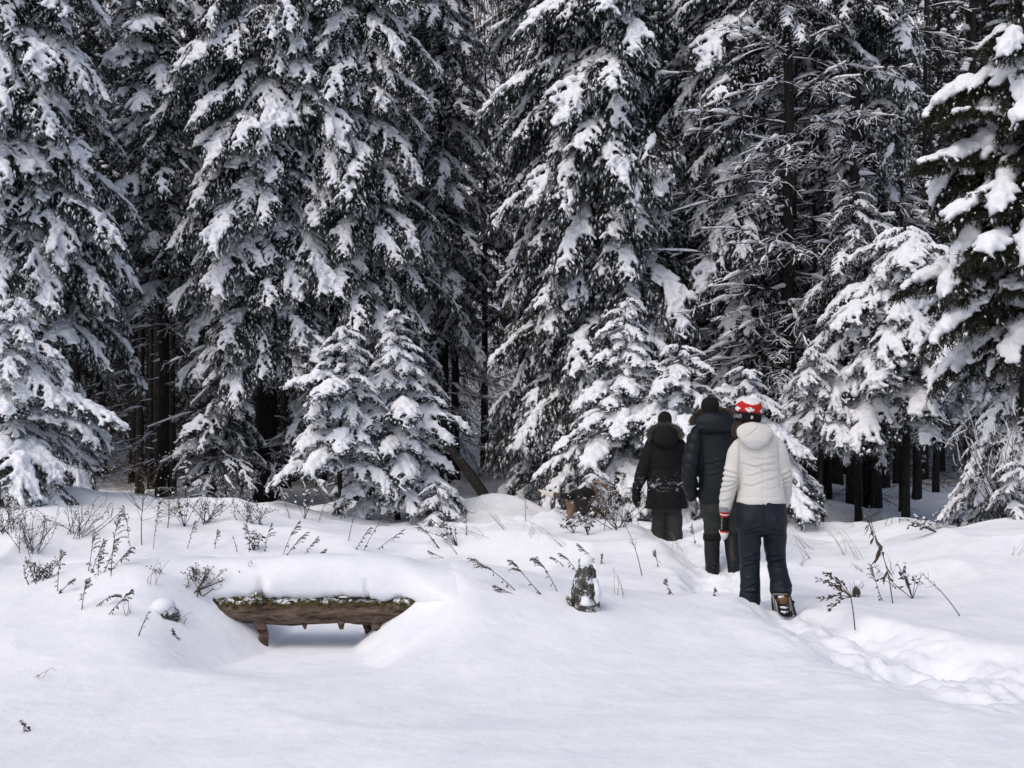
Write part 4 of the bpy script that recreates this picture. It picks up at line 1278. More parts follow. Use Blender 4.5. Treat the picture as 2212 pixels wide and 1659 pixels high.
for th in (-2.1, -1.05, -0.0 + 0.10, 1.15, 2.2, 3.2):
    patch('leaf_patch', [(a * 0.078, b * 0.040) for a, b in LEAF], th, 0.026, 0.1085, M_KNITW, crown_o)
ov = [(0.010 * math.cos(t), 0.013 * math.sin(t)) for t in np.linspace(0, 6.28, 20)[:-1]]
patch('badge', ov, -0.10, -0.030, 0.1105, M_KNITW, cuff)
patch('badge_leaf', [(a * 0.014, b * 0.012 + 0.001) for a, b in LEAF], -0.10, -0.030, 0.1125, M_PINK, cuff)
def wrapped_text(s, size, th_end, zc, r, mat, parent, name='lettering'):
    V, F = text_mesh(s, size)
    ln = V[:, 0].max()
    Pw = wrap([(x - ln, y) for x, y in V[:, :2]], th_end, zc, r)
    me = bpy.data.meshes.new(name); me.from_pydata([tuple(p) for p in Pw], [], F); me.materials.append(mat)
    return link(name, me, parent)
wrapped_text('CANADA\u00ae', 0.046, 0.62, -0.047, 0.1115, M_KNITW, cuff)

# left mitten: grey lining, red cuff with a white stripe, black palm, red line, white tip
def mitten():
    w = j(1566, 1098, 0.02); d = unit(j(1564, 1168, 0.06) - w)
    out = []
    for a, b, r0, r1, m, nm in ((-0.02, 0.022, 0.052, 0.050, M_KNITG, 'mitten_lining'), (0.018, 0.040, 0.044, 0.043, M_KNITR, 'mitten_cuff'), (0.040, 0.050, 0.0435, 0.0425, M_KNITW, 'mitten_stripe'),
                                (0.050, 0.064, 0.042, 0.040, M_KNITR, 'mitten_cuff'), (0.064, 0.178, 0.0395, 0.040, M_KNITK, 'mitten_palm'), (0.178, 0.192, 0.040, 0.037, M_KNITR, 'mitten_band'), (0.192, 0.258, 0.037, 0.012, M_KNITW, 'mitten_tip')):
        n = 6
        rings = []
        for i in range(n + 1):
            u = i / n
            c = w + d * (a + (b - a) * u)
            if nm == 'mitten_tip': rr = 0.037 * math.sqrt(max(0.02, 1 - u * u))
            else: rr = r0 + (r1 - r0) * u
            if nm == 'mitten_palm': rr *= 1 - 0.10 * math.exp(-((u - 0.5) / 0.25) ** 2)
            rings.append((c, rr * 0.92, rr * 1.05))
        V, T = loft(rings, 20)
        o = link(nm, mesh_np(nm, V, T, (m,)), W)
        if nm == 'mitten_palm':
            th = limb([w + d * 0.085 + A(0.01, 0.03, 0), w + d * 0.125 + A(0.015, 0.062, 0), w + d * 0.165 + A(0.018, 0.066, 0)], [0.020, 0.021, 0.013], 10)
            link('mitten_thumb', mesh_np('mitten_thumb', th[0], th[1], (M_KNITK,)), W)
            V, F = text_mesh('CANADA', 0.024)
            ln = V[:, 0].max()
            P = [tuple(w + d * (0.170 - (ln - x) * (0.100 / ln)) + A(-math.cos((y - 0.008) * 18 + 0.8) * 0.040, -math.sin((y - 0.008) * 18 + 0.8) * 0.0435, 0)) for x, y, z in V]
            me = bpy.data.meshes.new('mitten_lettering'); me.from_pydata(P, [], F); me.materials.append(M_KNITW)
            link('mitten_lettering', me, o)
mitten()
rm = limb([J['wrR'] + A(0, 0, 0), J['wrR'] + A(-0.01, 0.10, -0.05), J['wrR'] + A(-0.015, 0.17, -0.10)], [0.042, 0.044, 0.026], 14)
link('mitten_palm', mesh_np('mitten_palm', rm[0], rm[1], (M_KNITK,)), W)

# boots and snowshoes
bl = fuse([limb([j(1618, 1285, 0.02), j(1618, 1308, 0.03)], [0.055, 0.052]), loft([(j(1617, 1316, -0.05), 0.040, 0.03), (j(1617, 1314, 0.02), 0.048, 0.05), (j(1616, 1318, 0.12), 0.046, 0.035), (j(1616, 1320, 0.20), 0.035, 0.022)], 16)], 0.008, 3)
put('boot', bl, M_LEATHER, W)
# right boot: heel lifted, the snowshoe's binding seen from behind
a0, heel, toe = j(1683, 1262, -0.09), j(1690, 1296, -0.16), j(1696, 1330, 0.02)
br = fuse([limb([j(1685, 1270, -0.115), j(1686, 1280, -0.13), heel + A(0, 0.05, 0.01)], [0.050, 0.054, 0.050]), limb([heel, (heel + toe) / 2 + A(0, 0.02, 0.02), toe], [0.048, 0.050, 0.042])], 0.008, 3)
boot = put('boot', br, M_LEATHER, W)
def strap(P, r, name, mat, par):
    g = Geo(); g.tube(np.array(P), r, 8); return link(name, g.mesh(name, (mat,)), par)
def arc(c, ax, bx, r1, r2, a0_, a1, n=14):
    return [c + ax * r1 * math.cos(t) + bx * r2 * math.sin(t) for t in np.linspace(a0_, a1, n)]
nrm = unit(A(0, -1, 0.25)); sidev = A(1, 0, 0); upv = unit(A(-0.12, 0.25, 1.0))
strap(arc(j(1685, 1277, -0.115), sidev, A(0, -1, 0.1), 0.064, 0.064, -0.2, 3.34), 0.013, 'heel_strap', M_RUBBER, boot)
strap(arc(j(1686, 1283, -0.125), sidev, A(0, -1, 0.1), 0.062, 0.062, -0.2, 3.34), 0.008, 'heel_strap', M_STRAP, boot)
for s in (-1, 1):
    strap([j(1686, 1283, -0.13) + A(s * 0.060, 0, 0), j(1690, 1303, -0.17) + A(s * 0.062, 0, 0), j(1695, 1326, -0.12) + A(s * 0.066, 0, 0)], [0.010, 0.010, 0.009], 'side_strap', M_STRAP, boot)
    strap([j(1687, 1288, -0.10) + A(s * 0.070, 0, 0), j(1691, 1308, -0.12) + A(s * 0.080, 0, 0), j(1696, 1330, -0.08) + A(s * 0.085, 0, 0)], [0.008, 0.009, 0.008], 'side_strap', M_RUBBER, boot)
sole = loft([(j(1688, 1290, -0.155), 0.040, 0.014), (j(1691, 1302, -0.180), 0.044, 0.016), (j(1694, 1318, -0.150), 0.046, 0.016), (j(1696, 1328, -0.10), 0.044, 0.014)], 16)
link('boot_sole', mesh_np('boot_sole', sole[0], sole[1], (M_RUBBER,)), boot)
for q in range(5):
    v, t = ell(j(1688 + q * 1.6, 1291 + q * 8, -0.175 - 0.012 * math.sin(q)), (0.034, 0.014, 0.008))
    link('tread', mesh_np('tread', v, t, (M_KNITK,)), boot)
for q, (px_, py_) in enumerate(((1688, 1290), (1693, 1312), (1695, 1322))):
    v, t = ell(j(px_, py_, -0.185), (0.030, 0.012, 0.009)); v = v + 0.004 * np.random.default_rng(q).normal(size=v.shape)
    link('packed_snow', mesh_np('packed_snow', v, t, (M_SNOW,)), boot)['kind'] = 'stuff'
buckle = loft([(j(1707, 1298, -0.13), 0.016, 0.010), (j(1716, 1302, -0.13), 0.010, 0.008)], 8, lat=(0, 0, 1))
link('buckle', mesh_np('buckle', buckle[0], buckle[1], (M_RUBBER,)), boot)
strap(arc(j(1702, 1312, -0.12), sidev, A(0, 0.2, -1), 0.035, 0.055, -1.2, 1.2, 10), 0.006, 'buckle_strap', M_RUBBER, boot)
def snowshoe(c, pitch, name='snowshoe'):
    g = Geo()
    rot = np.array(Matrix.Rotation(pitch, 3, 'X'))
    ring = [(0.105 * math.sin(t) * (1 - 0.25 * max(0, -math.cos(t))), 0.28 * math.cos(t), 0) for t in np.linspace(0, 2 * math.pi, 40)]
    g.tube(np.array(ring) @ rot.T + c, 0.010, 6)
    V, T = loft([((0, -0.24, 0), 0.05, 0.004), ((0, -0.1, 0), 0.09, 0.004), ((0, 0.1, 0), 0.10, 0.004), ((0, 0.24, 0), 0.05, 0.004)], 12)
    g.add(V @ rot.T + c, T)
    return link(name, g.mesh(name, (M_RUBBER,)), W)
snowshoe(j(1617, 1328, 0.06), R(-2))
snowshoe(j(1697, 1336, 0.10), R(5))

# ---- the hiker in navy ---------------------------------------------------------------------
my = 12.0
mx_ = X(1548, my)
Mn = thing('person', 'person in a long navy parka with a fur-trimmed hood, black cap and tall black boots', 'person', (mx_, my, 0.0))
def j(px, py, dy=0.0): 
    p = at(px, py, my + dy); return A(p[0] - mx_, dy, p[2])
J = dict(pelvis=j(1553, 1075), chest=j(1550, 960), neck=j(1543, 912), shL=j(1503, 940), shR=j(1594, 940), elL=j(1489, 1010, -0.04), elR=j(1606, 1010, 0.0),
         wrL=j(1494, 1072, 0.05), wrR=j(1604, 1072, 0.10), hipL=j(1534, 1090), hipR=j(1572, 1090), knL=j(1537, 1152, 0.02), knR=j(1578, 1150, 0.12), anL=j(1539, 1226, 0.0), anR=j(1582, 1222, -0.10),
         footL=A(0, 0.2, -0.05), footR=A(0, 0.14, -0.14))
HEAD = j(1534, 884, 0.03)
body(Mn, J, (HEAD, (0.05, 1, -0.12)))
def jacket_m():
    t = [loft([(j(1556, 1086), 0.205, 0.155), (j(1556, 1076), 0.208, 0.16), (j(1554, 1035), 0.200, 0.155), (j(1552, 990), 0.205, 0.155), (j(1550, 950), 0.205, 0.14), (j(1547, 928), 0.165, 0.12), (j(1544, 912), 0.095, 0.09)], 36),
         limb([j(1512, 935), j(1503, 950), j(1490, 1008, -0.05), j(1490, 1040, -0.03), j(1494, 1072, 0.04)], [0.085, 0.090, 0.080, 0.072, 0.056]),
         limb([j(1582, 935), j(1594, 950), j(1607, 1008, -0.0), j(1606, 1040, 0.04), j(1603, 1070, 0.10)], [0.085, 0.090, 0.080, 0.072, 0.056])]
    def disp(V):
        x, y, z = V.T
        arm = sstep(0.165, 0.20, np.abs(x - 0.01))
        f = 0.016 * arm * (np.abs(np.sin((z + 0.35 * x) * math.pi / 0.105)) ** 0.6 - 0.6)       # quilted sleeves
        f += (1 - arm) * (0.010 * (ridged(x * 5, y * 3, z * 2.5 + x * 3, 61, 2) - 0.2) + creases(x, z, [(1.16, 0.2, -0.04, 0.10, 0.008), (1.10, -0.15, 0.05, 0.10, 0.008), (1.04, 0.15, -0.05, 0.10, 0.007)]))
        seam = np.abs(np.abs(x - 0.01) - 0.168)
        f -= 0.012 * np.exp(-(seam / 0.011) ** 2) * (z > 0.9) * (z < 1.48)
        return f + 0.004 * fbm(x * 7, y * 7, z * 7, 63, 3)
    return fuse(t, 0.010, 3, disp)
put('jacket', jacket_m(), M_NAVYC, Mn)
def hood_m():
    t = [loft([(j(1545, 930, -0.12), 0.14, 0.03), (j(1545, 926, -0.135), 0.175, 0.055), (j(1546, 916, -0.125), 0.192, 0.075), (j(1546, 906, -0.09), 0.185, 0.080), (j(1545, 899, -0.05), 0.150, 0.065), (j(1544, 895, -0.02), 0.10, 0.04)], 30)]
    return fuse(t, 0.010, 4, lambda V: 0.012 * (ridged(V[:, 0] * 2.5, V[:, 1] * 4, V[:, 2] * 12 + V[:, 0] * 3, 66, 2) - 0.2))
hood = put('hood', hood_m(), M_NAVYC, Mn)
th = np.linspace(math.radians(178), math.radians(-18), 40)
hc_ = j(1543, 908, -0.02)
path = [hc_ + A(0.200 * math.cos(t), -0.01 + 0.03 * math.sin(t), 0.125 * math.sin(t) - 0.030) for t in th]
def unit_rows(a): return a / (np.linalg.norm(a, axis=1)[:, None] + 1e-9)
V, T, Q = fur_ring(path, 5200, 0.046, 3, lambda B: unit_rows(B - hc_ - A(0, 0.10, -0.03)), 0.45, 0.0032)
link('fur_trim', mesh_np('fur_trim', V, [T, Q], (M_FURB,)), hood)['kind'] = 'stuff'
def cap_knit(cx, r, hgt, parent, mat, name='knit_hat'):
    u = np.linspace(0, 1, 22)
    rows = [(r * (1.0 - 0.02 * a) if a < 0.45 else r * math.sqrt(max(0.012, 1 - ((a - 0.45) / 0.56) ** 2)) ** 0.9, 0.0, -0.06 + (hgt + 0.06) * a) for a in u]
    V, q, T = hat_surface(rows, 72, cx, 0, 0.010, 36)
    link(name, mesh_np(name, V, [q, T], (mat,)), parent)
cap_knit(j(1534, 880, 0.03), 0.088, 0.104, Mn, M_KNITK)
def trousers_m():
    t = [loft([(j(1553, 1070), 0.17, 0.13), (j(1553, 1092), 0.185, 0.14), (j(1553, 1108), 0.17, 0.12)], 28),
         limb([j(1536, 1092), j(1538, 1125, 0.01), j(1539, 1158, 0.02)], [0.095, 0.080, 0.072]),
         limb([j(1572, 1092), j(1577, 1122, 0.06), j(1580, 1160, 0.09)], [0.095, 0.080, 0.072])]
    return fuse(t, 0.010, 3, lambda V: 0.010 * (ridged(V[:, 0] * 5, V[:, 1] * 4, V[:, 2] * 12 + V[:, 0] * 4, 71, 2) - 0.2))
put('trousers', trousers_m(), M_GREYP, Mn)
for nm, pts, rr in (('boot', [j(1538, 1155, 0.02), j(1538, 1190, 0.01), j(1539, 1226, 0.0), j(1539, 1243, 0.02)], [0.080, 0.076, 0.070, 0.070]), ('boot', [j(1580, 1155, 0.08), j(1583, 1190, 0.0), j(1585, 1216, -0.08), j(1586, 1238, -0.08)], [0.080, 0.074, 0.066, 0.060])):
    foot = limb([pts[-1], pts[-1] + A(0, 0.10, -0.03), pts[-1] + A(0, 0.2, -0.05)], [rr[-1] * 0.8, 0.055, 0.045])
    b = put(nm, fuse([limb(pts, rr), foot], 0.010, 3, lambda V: 0.004 * fbm(V[:, 0] * 8, V[:, 1] * 8, V[:, 2] * 14, 81, 3)), M_RUBBER, Mn)
    V, T = loft([(pts[0] + A(0, 0, 0.012), 0.086, 0.086), (pts[0] + A(0, 0, -0.03), 0.088, 0.088), (pts[0] + A(0, 0, -0.055), 0.085, 0.085)], 24)
    link('boot_collar', mesh_np('boot_collar', V, T, (M_KNITK,)), b)
def glove(w, d, mat, parent, s=1.0, thumb=A(0.6, 0.8, 0)):
    lat = unit(np.cross(d, A(1, 0, 0))) * s
    p = [limb([w - d * 0.02, w + d * 0.05, w + d * 0.095], [0.044, 0.043, 0.040], 14)]
    for q, L_ in ((-1.5, 0.055), (-0.5, 0.07), (0.5, 0.067), (1.5, 0.055)):
        b0 = w + d * 0.09 + lat * q * 0.021
        k1 = b0 + d * L_ * 0.55
        p.append(limb([b0, k1, k1 + unit(d + A(0.7, 0.3, 0)) * L_ * 0.55], [0.014, 0.0135, 0.011], 10))
    p.append(limb([w + d * 0.025 - lat * 0.02, w + d * 0.06 - lat * 0.055, w + d * 0.10 - lat * 0.062], [0.017, 0.016, 0.012], 10))
    put('glove', fuse(p, 0.006, 2), mat, parent)
M_GLOVE = cloth('speckled_glove', (0.05, 0.05, 0.06), (0.42, 0.42, 0.44), 26, 0.9, 0.003, 60)
glove(j(1495, 1077, 0.05), unit(A(0.22, 0.35, -1)), M_GLOVE, Mn)
glove(j(1603, 1075, 0.10), unit(A(-0.1, 0.4, -1)), M_GLOVE, Mn)

# ---- the hiker in the black parka ----------------------------------------------------------
by = 13.7
bx = X(1438, by)
B = thing('person', 'person in a black parka flecked with snow, grey fur collar and black knit hat', 'person', (bx, by, 0.0))
def j(px, py, dy=0.0):
    p = at(px, py, by + dy); return A(p[0] - bx, dy, p[2])
J = dict(pelvis=j(1440, 1062), chest=j(1438, 985), neck=j(1436, 938), shL=j(1406, 962), shR=j(1472, 962), elL=j(1386, 1020, -0.03), elR=j(1480, 1020, 0.05), wrL=j(1375, 1062, 0.04), wrR=j(1476, 1058, 0.16),
         hipL=j(1426, 1078), hipR=j(1455, 1078), knL=j(1425, 1128, 0.05), knR=j(1456, 1132, -0.04), anL=j(1424, 1205, 0.0), anR=j(1457, 1200, -0.12), footL=A(0, 0.18, -0.04), footR=A(0, 0.15, -0.08))
HEAD = j(1436, 914, 0.03)
body(B, J, (HEAD, (0, 1, -0.14)))
def coat_b():
    t = [loft([(j(1440, 1097), 0.232, 0.165), (j(1440, 1090), 0.230, 0.165), (j(1438, 1050), 0.205, 0.155), (j(1436, 1015), 0.188, 0.140), (j(1437, 985), 0.190, 0.14), (j(1437, 962), 0.185, 0.125), (j(1436, 948), 0.14, 0.10), (j(1436, 936), 0.08, 0.08)], 34),
         limb([j(1412, 958), j(1405, 972), j(1388, 1018, -0.03), j(1380, 1042, 0.0), j(1374, 1062, 0.04)], [0.080, 0.082, 0.070, 0.062, 0.052]),
         limb([j(1462, 958), j(1470, 972), j(1481, 1018, 0.04), j(1480, 1042, 0.10), j(1476, 1058, 0.15)], [0.080, 0.082, 0.070, 0.062, 0.052])]
    def disp(V):
        x, y, z = V.T
        return 0.009 * (ridged(x * 4, y * 3, z * 9 + x * 2, 91, 2) - 0.2) + 0.004 * fbm(x * 7, y * 7, z * 7, 93, 3) - 0.012 * np.exp(-((z - 1.02) / 0.02) ** 2) * (np.abs(x) < 0.16)
    return fuse(t, 0.010, 3, disp)
put('parka', coat_b(), M_BLACKC, B)
hood = put('hood', fuse([loft([(j(1438, 966, -0.14), 0.06, 0.02), (j(1438, 958, -0.15), 0.12, 0.05), (j(1437, 946, -0.12), 0.15, 0.075), (j(1436, 934, -0.06), 0.14, 0.08), (j(1436, 926, -0.02), 0.10, 0.07)], 28)], 0.010, 4), M_BLACKC, B)
hc_ = j(1436, 938, -0.05)
th = np.linspace(math.radians(190), math.radians(-10), 40)
path = [hc_ + A(0.165 * math.cos(t), -0.03 + 0.03 * math.sin(t), 0.105 * math.sin(t) - 0.012) for t in th]
V, T, Q = fur_ring(path, 4200, 0.040, 13, lambda Bp: unit_rows(Bp - hc_ - A(0, 0.06, -0.03)), 0.5, 0.0032)
link('fur_trim', mesh_np('fur_trim', V, [T, Q], (M_FURG,)), hood)['kind'] = 'stuff'
cap_knit(j(1436, 908, 0.03), 0.078, 0.100, B, M_KNITK)
put('trousers', fuse([loft([(j(1440, 1075), 0.16, 0.12), (j(1440, 1092), 0.17, 0.13), (j(1440, 1106), 0.16, 0.11)], 26),
     limb([j(1425, 1088), j(1425, 1128, 0.05), j(1424, 1195, 0.0)], [0.092, 0.088, 0.085]), limb([j(1455, 1088), j(1457, 1130, -0.03), j(1458, 1195, -0.10)], [0.092, 0.086, 0.082])], 0.010, 3,
     lambda V: 0.010 * (ridged(V[:, 0] * 5, V[:, 1] * 4, V[:, 2] * 11, 97, 2) - 0.2)), M_GREYP, B)
for a_ in ('L', 'R'):
    put('boot', fuse([limb([J['an' + a_] + A(0, 0, 0.12), J['an' + a_]], [0.062, 0.058]), limb([J['an' + a_], J['an' + a_] + J['foot' + a_]], [0.052, 0.040])], 0.010, 3), M_RUBBER, B)
mt = fuse([limb([J['wrL'], J['wrL'] + A(0.0, 0.03, -0.08), J['wrL'] + A(0.015, 0.06, -0.15)], [0.046, 0.052, 0.034], 14), limb([J['wrL'] + A(0.01, 0.02, -0.03), J['wrL'] + A(0.04, 0.05, -0.08)], [0.02, 0.016], 10)], 0.008, 3)
put('mitten', mt, M_KNITK, B)
mt = fuse([limb([J['wrR'], J['wrR'] + A(0, 0.06, -0.07), J['wrR'] + A(-0.01, 0.10, -0.13)], [0.046, 0.052, 0.034], 14), limb([J['wrR'] + A(-0.01, 0.02, -0.03), J['wrR'] + A(-0.04, 0.05, -0.08)], [0.02, 0.016], 10)], 0.008, 3)
put('mitten', mt, M_KNITK, B)

# ---- the dog ------------------------------------------------------------------------------
dy = 15.9
dxp = X(1238, dy)
dz = h1(dxp, dy) - 0.10
D = thing('dog', 'tricolour dog seen from behind, white-tipped tail held out, nosing into the bushes', 'dog', (dxp, dy, dz), R(-28))
def dog():
    p = [loft([((0, 0.02, 0.40), 0.05, 0.05), ((0, 0.05, 0.405), 0.095, 0.10), ((0, 0.18, 0.40), 0.10, 0.105), ((0, 0.34, 0.385), 0.112, 0.13), ((0, 0.50, 0.39), 0.118, 0.145), ((0, 0.60, 0.42), 0.095, 0.125), ((0, 0.66, 0.45), 0.06, 0.09)], 24),
         limb([(0, 0.58, 0.45), (0.0, 0.70, 0.52), (0.02, 0.80, 0.52)], [0.085, 0.075, 0.068]),       # neck
         ell((0.03, 0.87, 0.515), (0.070, 0.085, 0.068)), limb([(0.04, 0.92, 0.495), (0.06, 1.01, 0.455)], [0.042, 0.026]),   # head, muzzle
         ell((-0.050, 0.84, 0.545), (0.014, 0.035, 0.048)), ell((0.105, 0.83, 0.53), (0.014, 0.035, 0.048)),   # ears
         limb([(0, 0.02, 0.44), (-0.10, -0.07, 0.425), (-0.24, -0.10, 0.435), (-0.36, -0.12, 0.470), (-0.44, -0.13, 0.50)], [0.035, 0.036, 0.040, 0.032, 0.008])]
    for s in (-1, 1):
        p.append(limb([(s * 0.06, 0.08, 0.38), (s * 0.085, 0.13, 0.25), (s * 0.080, 0.02, 0.14), (s * 0.078, 0.05, 0.02)], [0.085, 0.062, 0.030, 0.025]))      # hind leg: knee forward, hock back
        p.append(limb([(s * 0.078, 0.05, 0.02), (s * 0.078, 0.11, 0.008)], [0.027, 0.022]))
        p.append(limb([(s * 0.075, 0.52, 0.34), (s * 0.080, 0.50, 0.20), (s * 0.078, 0.53, 0.10), (s * 0.078, 0.53, 0.0)], [0.058, 0.036, 0.026, 0.025]))
        p.append(limb([(s * 0.078, 0.53, 0.01), (s * 0.078, 0.58, 0.0)], [0.028, 0.022]))
    return fuse(p, 0.010, 4, lambda V: 0.006 * fbm(V[:, 0] * 22, V[:, 1] * 9, V[:, 2] * 22, 99, 3))
Vd, Fd = dog()
md = mesh_np('body', Vd, Fd)
x_, y_, z_ = Vd.T
nz_ = 0.025 * fbm(x_ * 9, y_ * 9, z_ * 9, 7, 3)
tan, blk, wht = A(0.36, 0.22, 0.13), A(0.018, 0.017, 0.016), A(0.66, 0.62, 0.55)
Cc = np.tile(A(0.26, 0.18, 0.12), (len(Vd), 1))
Cc[(y_ + nz_ > 0.40)] = tan
Cc[(y_ < 0.45 + nz_) & (z_ > 0.37 + nz_ + 0.10 * np.abs(x_)) ] = blk
Cc[(x_ > 0.0) & (y_ < 0.3) & (z_ < 0.38) & (z_ > 0.14)] = blk * 1.6
Cc[(x_ < -0.13) & (y_ < 0.0)] = A(0.09, 0.075, 0.062)
Cc[(x_ < -0.22 + nz_) & (y_ < 0.05)] = wht
Cc[(z_ < 0.10)] = A(0.10, 0.075, 0.055)
Cc[(np.abs(y_ - 0.69) < 0.035 + nz_)] = wht
ca = md.color_attributes.new('coat', 'FLOAT_COLOR', 'POINT')
ca.data.foreach_set('color', np.concatenate([Cc, np.ones((len(Cc), 1))], 1).astype(np.float32).ravel())
mm, t, b = nt('dog_coat')
at_ = node(t, 'ShaderNodeVertexColor'); at_.layer_name = 'coat'
t.links.new(at_.outputs[0], b.inputs['Base Color']); b.inputs['Roughness'].default_value = 0.9; b.inputs['Specular IOR Level'].default_value = 0.15
bump(t, b, noise_tex(t, 60, 4, 0.7, stretch=(1, 0.3, 1)).outputs[0], 0.01)
md.materials.append(mm)
link('body', md, D)
# ------------------------------------------------------------------ stump, buried log, dry weeds
def ground_hit(px, py):
    """Where the line of sight through a photo pixel meets the snow: read once, to stand each plant where the photograph shows it."""
    Ys = np.concatenate([np.arange(5, 14, 0.02), np.arange(14, 30, 0.05)])
    d = (ZC + (HORIZ - py) / FPX * Ys) - H((px - PW / 2) / FPX * Ys, Ys, False)
    k = int(np.argmax(d <= 0)) if (d <= 0).any() else len(Ys) - 1
    return float(Ys[k])

# the upright stump
sy = ground_hit(1263, 1312)
sx_ = X(1265, sy)
ST = thing('stump', 'short splintered grey stump standing upright with a white snow hood', 'stump', (sx_, sy, h1(sx_, sy) - 0.03))
rng = np.random.default_rng(8)
V, T, Q = rough_tube([(0, 0, -0.08), (-0.005, 0, 0.05), (-0.002, 0, 0.17), (0.004, 0, 0.29), (-0.012, 0.005, 0.37)], [0.100, 0.098, 0.088, 0.068, 0.034], 26, 50, 0.26, 31)
m_st, t, b = nt('stump_wood')
n1 = noise_tex(t, 7, 8, 0.75, stretch=(5, 5, 0.9))
r1 = ramp(t, n1.outputs[0], [(0.36, (0.012, 0.012, 0.010)), (0.5, (0.06, 0.055, 0.045)), (0.68, (0.20, 0.19, 0.165))])
n2 = noise_tex(t, 15, 6, 0.75)
r2 = ramp(t, n2.outputs[0], [(0.53, (0, 0, 0)), (0.58, (1, 1, 1))])
mx = node(t, 'ShaderNodeMix', data_type='RGBA'); t.links.new(r2.outputs[0], mx.inputs[0]); t.links.new(r1.outputs[0], mx.inputs[6]); mx.inputs[7].default_value = (0.76, 0.78, 0.83, 1)
t.links.new(mx.outputs[2], b.inputs['Base Color']); b.inputs['Roughness'].default_value = 0.9; bump(t, b, n1.outputs[0], 0.02)
add_raw('bark', [(V, T, Q)], (m_st,), ST)
sp_ = rough_tube([(-0.09, -0.02, 0.06), (-0.125, -0.03, 0.085), (-0.135, -0.03, 0.11)], [0.03, 0.02, 0.008], 8, 8, 0.2, 33)
add_raw('splinter', [sp_], (m_st,), ST)
parts = [ell((0.0, 0.0, 0.345), (0.050, 0.055, 0.055)), ell((0.025, -0.015, 0.32), (0.050, 0.060, 0.060)), ell((0.045, -0.030, 0.27), (0.046, 0.060, 0.070)), ell((0.060, -0.035, 0.20), (0.044, 0.060, 0.075)), ell((0.075, -0.030, 0.12), (0.042, 0.065, 0.080)), ell((0.095, -0.01, 0.03), (0.060, 0.085, 0.085)), ell((-0.070, 0.02, 0.22), (0.030, 0.055, 0.10)), ell((-0.02, -0.070, 0.155), (0.030, 0.030, 0.022)), ell((0.0, -0.085, 0.06), (0.045, 0.030, 0.020)), ell((-0.06, -0.06, 0.0), (0.05, 0.05, 0.035))]
W_, F_ = voxel(*[np.concatenate(x) for x in ([p[0] for p in parts], [p[1] + 162 * i for i, p in enumerate(parts)])], 0.012, 5, 0.5, 0.010, 16, 5)
link('snow_cap', mesh_np('snow_cap', W_, F_, (M_SNOW,)), ST)

# log end poking out of the left slope
ly = ground_hit(365, 1335)
L2 = thing('buried_log', 'dark log end showing under a rounded snow hump on the slope beside the fallen log', 'log', (X(358, ly), ly, h1(X(358, ly), ly)))
add_raw('bark', [rough_tube([(0.05, -0.03, -0.01), (-0.05, 0.10, 0.0), (-0.3, 0.5, -0.02)], [0.058, 0.062, 0.05], 16, 24, 0.18, 41)], (m_st,), L2)
parts = [ell((-0.02 - 0.07 * q, 0.02 + 0.11 * q, 0.045 + 0.01 * q), (0.085 + 0.02 * q, 0.10, 0.065)) for q in range(5)]
W_, F_ = voxel(np.concatenate([p[0] for p in parts]), np.concatenate([p[1] + 162 * i for i, p in enumerate(parts)]), 0.014, 8, 0.5)
link('snow_cap', mesh_np('snow_cap', W_, F_, (M_GROUND,)), L2)

# a small knob of snow on a stub by the leafy branch
ky = ground_hit(1855, 1290)
K2 = thing('snow_stub', 'little stub with a round ball of snow beside the leafy dry branch', 'stub', (X(1855, ky), ky, h1(X(1855, ky), ky)))
add_raw('bark', [rough_tube([(-0.02, 0, -0.1), (-0.02, 0, 0.06), (-0.028, -0.01, 0.10)], [0.035, 0.03, 0.012], 10, 14, 0.2, 43)], (m_st,), K2)
parts = [ell((0.005, 0.01, 0.105), (0.047, 0.05, 0.045)), ell((0.015, 0.02, 0.05), (0.06, 0.06, 0.05)), ell((0.03, 0.03, 0.0), (0.10, 0.09, 0.04))]
W_, F_ = voxel(np.concatenate([p[0] for p in parts]), np.concatenate([p[1] + 162 * i for i, p in enumerate(parts)]), 0.010, 6, 0.5)
link('snow_cap', mesh_np('snow_cap', W_, F_, (M_SNOW,)), K2)

M_STALK = flat('dry_stalk', (0.12, 0.092, 0.062), 0.9, 0.1)
M_STALKD = flat('dark_stalk', (0.055, 0.042, 0.031), 0.9, 0.1)
M_SEED = flat('seed_heads', (0.115, 0.098, 0.072), 0.95, 0.1)
M_GRASS = flat('straw', (0.24, 0.18, 0.105), 0.9, 0.1)
M_LEAFD = flat('withered_leaf', (0.085, 0.062, 0.042), 0.9, 0.1)
M_FLUFF = flat('pale_fluff', (0.42, 0.36, 0.28), 0.95, 0.1)

OCT = np.array([(1, 0, 0), (-1, 0, 0), (0, 1, 0), (0, -1, 0), (0, 0, 1), (0, 0, -1)], float)
OCT_T = np.array([(0, 2, 4), (2, 1, 4), (1, 3, 4), (3, 0, 4), (2, 0, 5), (1, 2, 5), (3, 1, 5), (0, 3, 5)])

def leaf(g, p, d, L_, w, rng):
    d = unit(d); s = unit(np.cross(d, rng.normal(size=3)))
    m = p + d * L_ * 0.5 + rng.normal(size=3) * 0.01
    e = p + d * L_
    g.add([p, m + s * w, e, m - s * w], [(0, 1, 2), (0, 2, 3)])

def bez(p0, p1, bend, n=10):
    t = np.linspace(0, 1, n)[:, None]
    c = p0 * (1 - t) + p1 * t
    return c + bend * np.sin(t * math.pi)

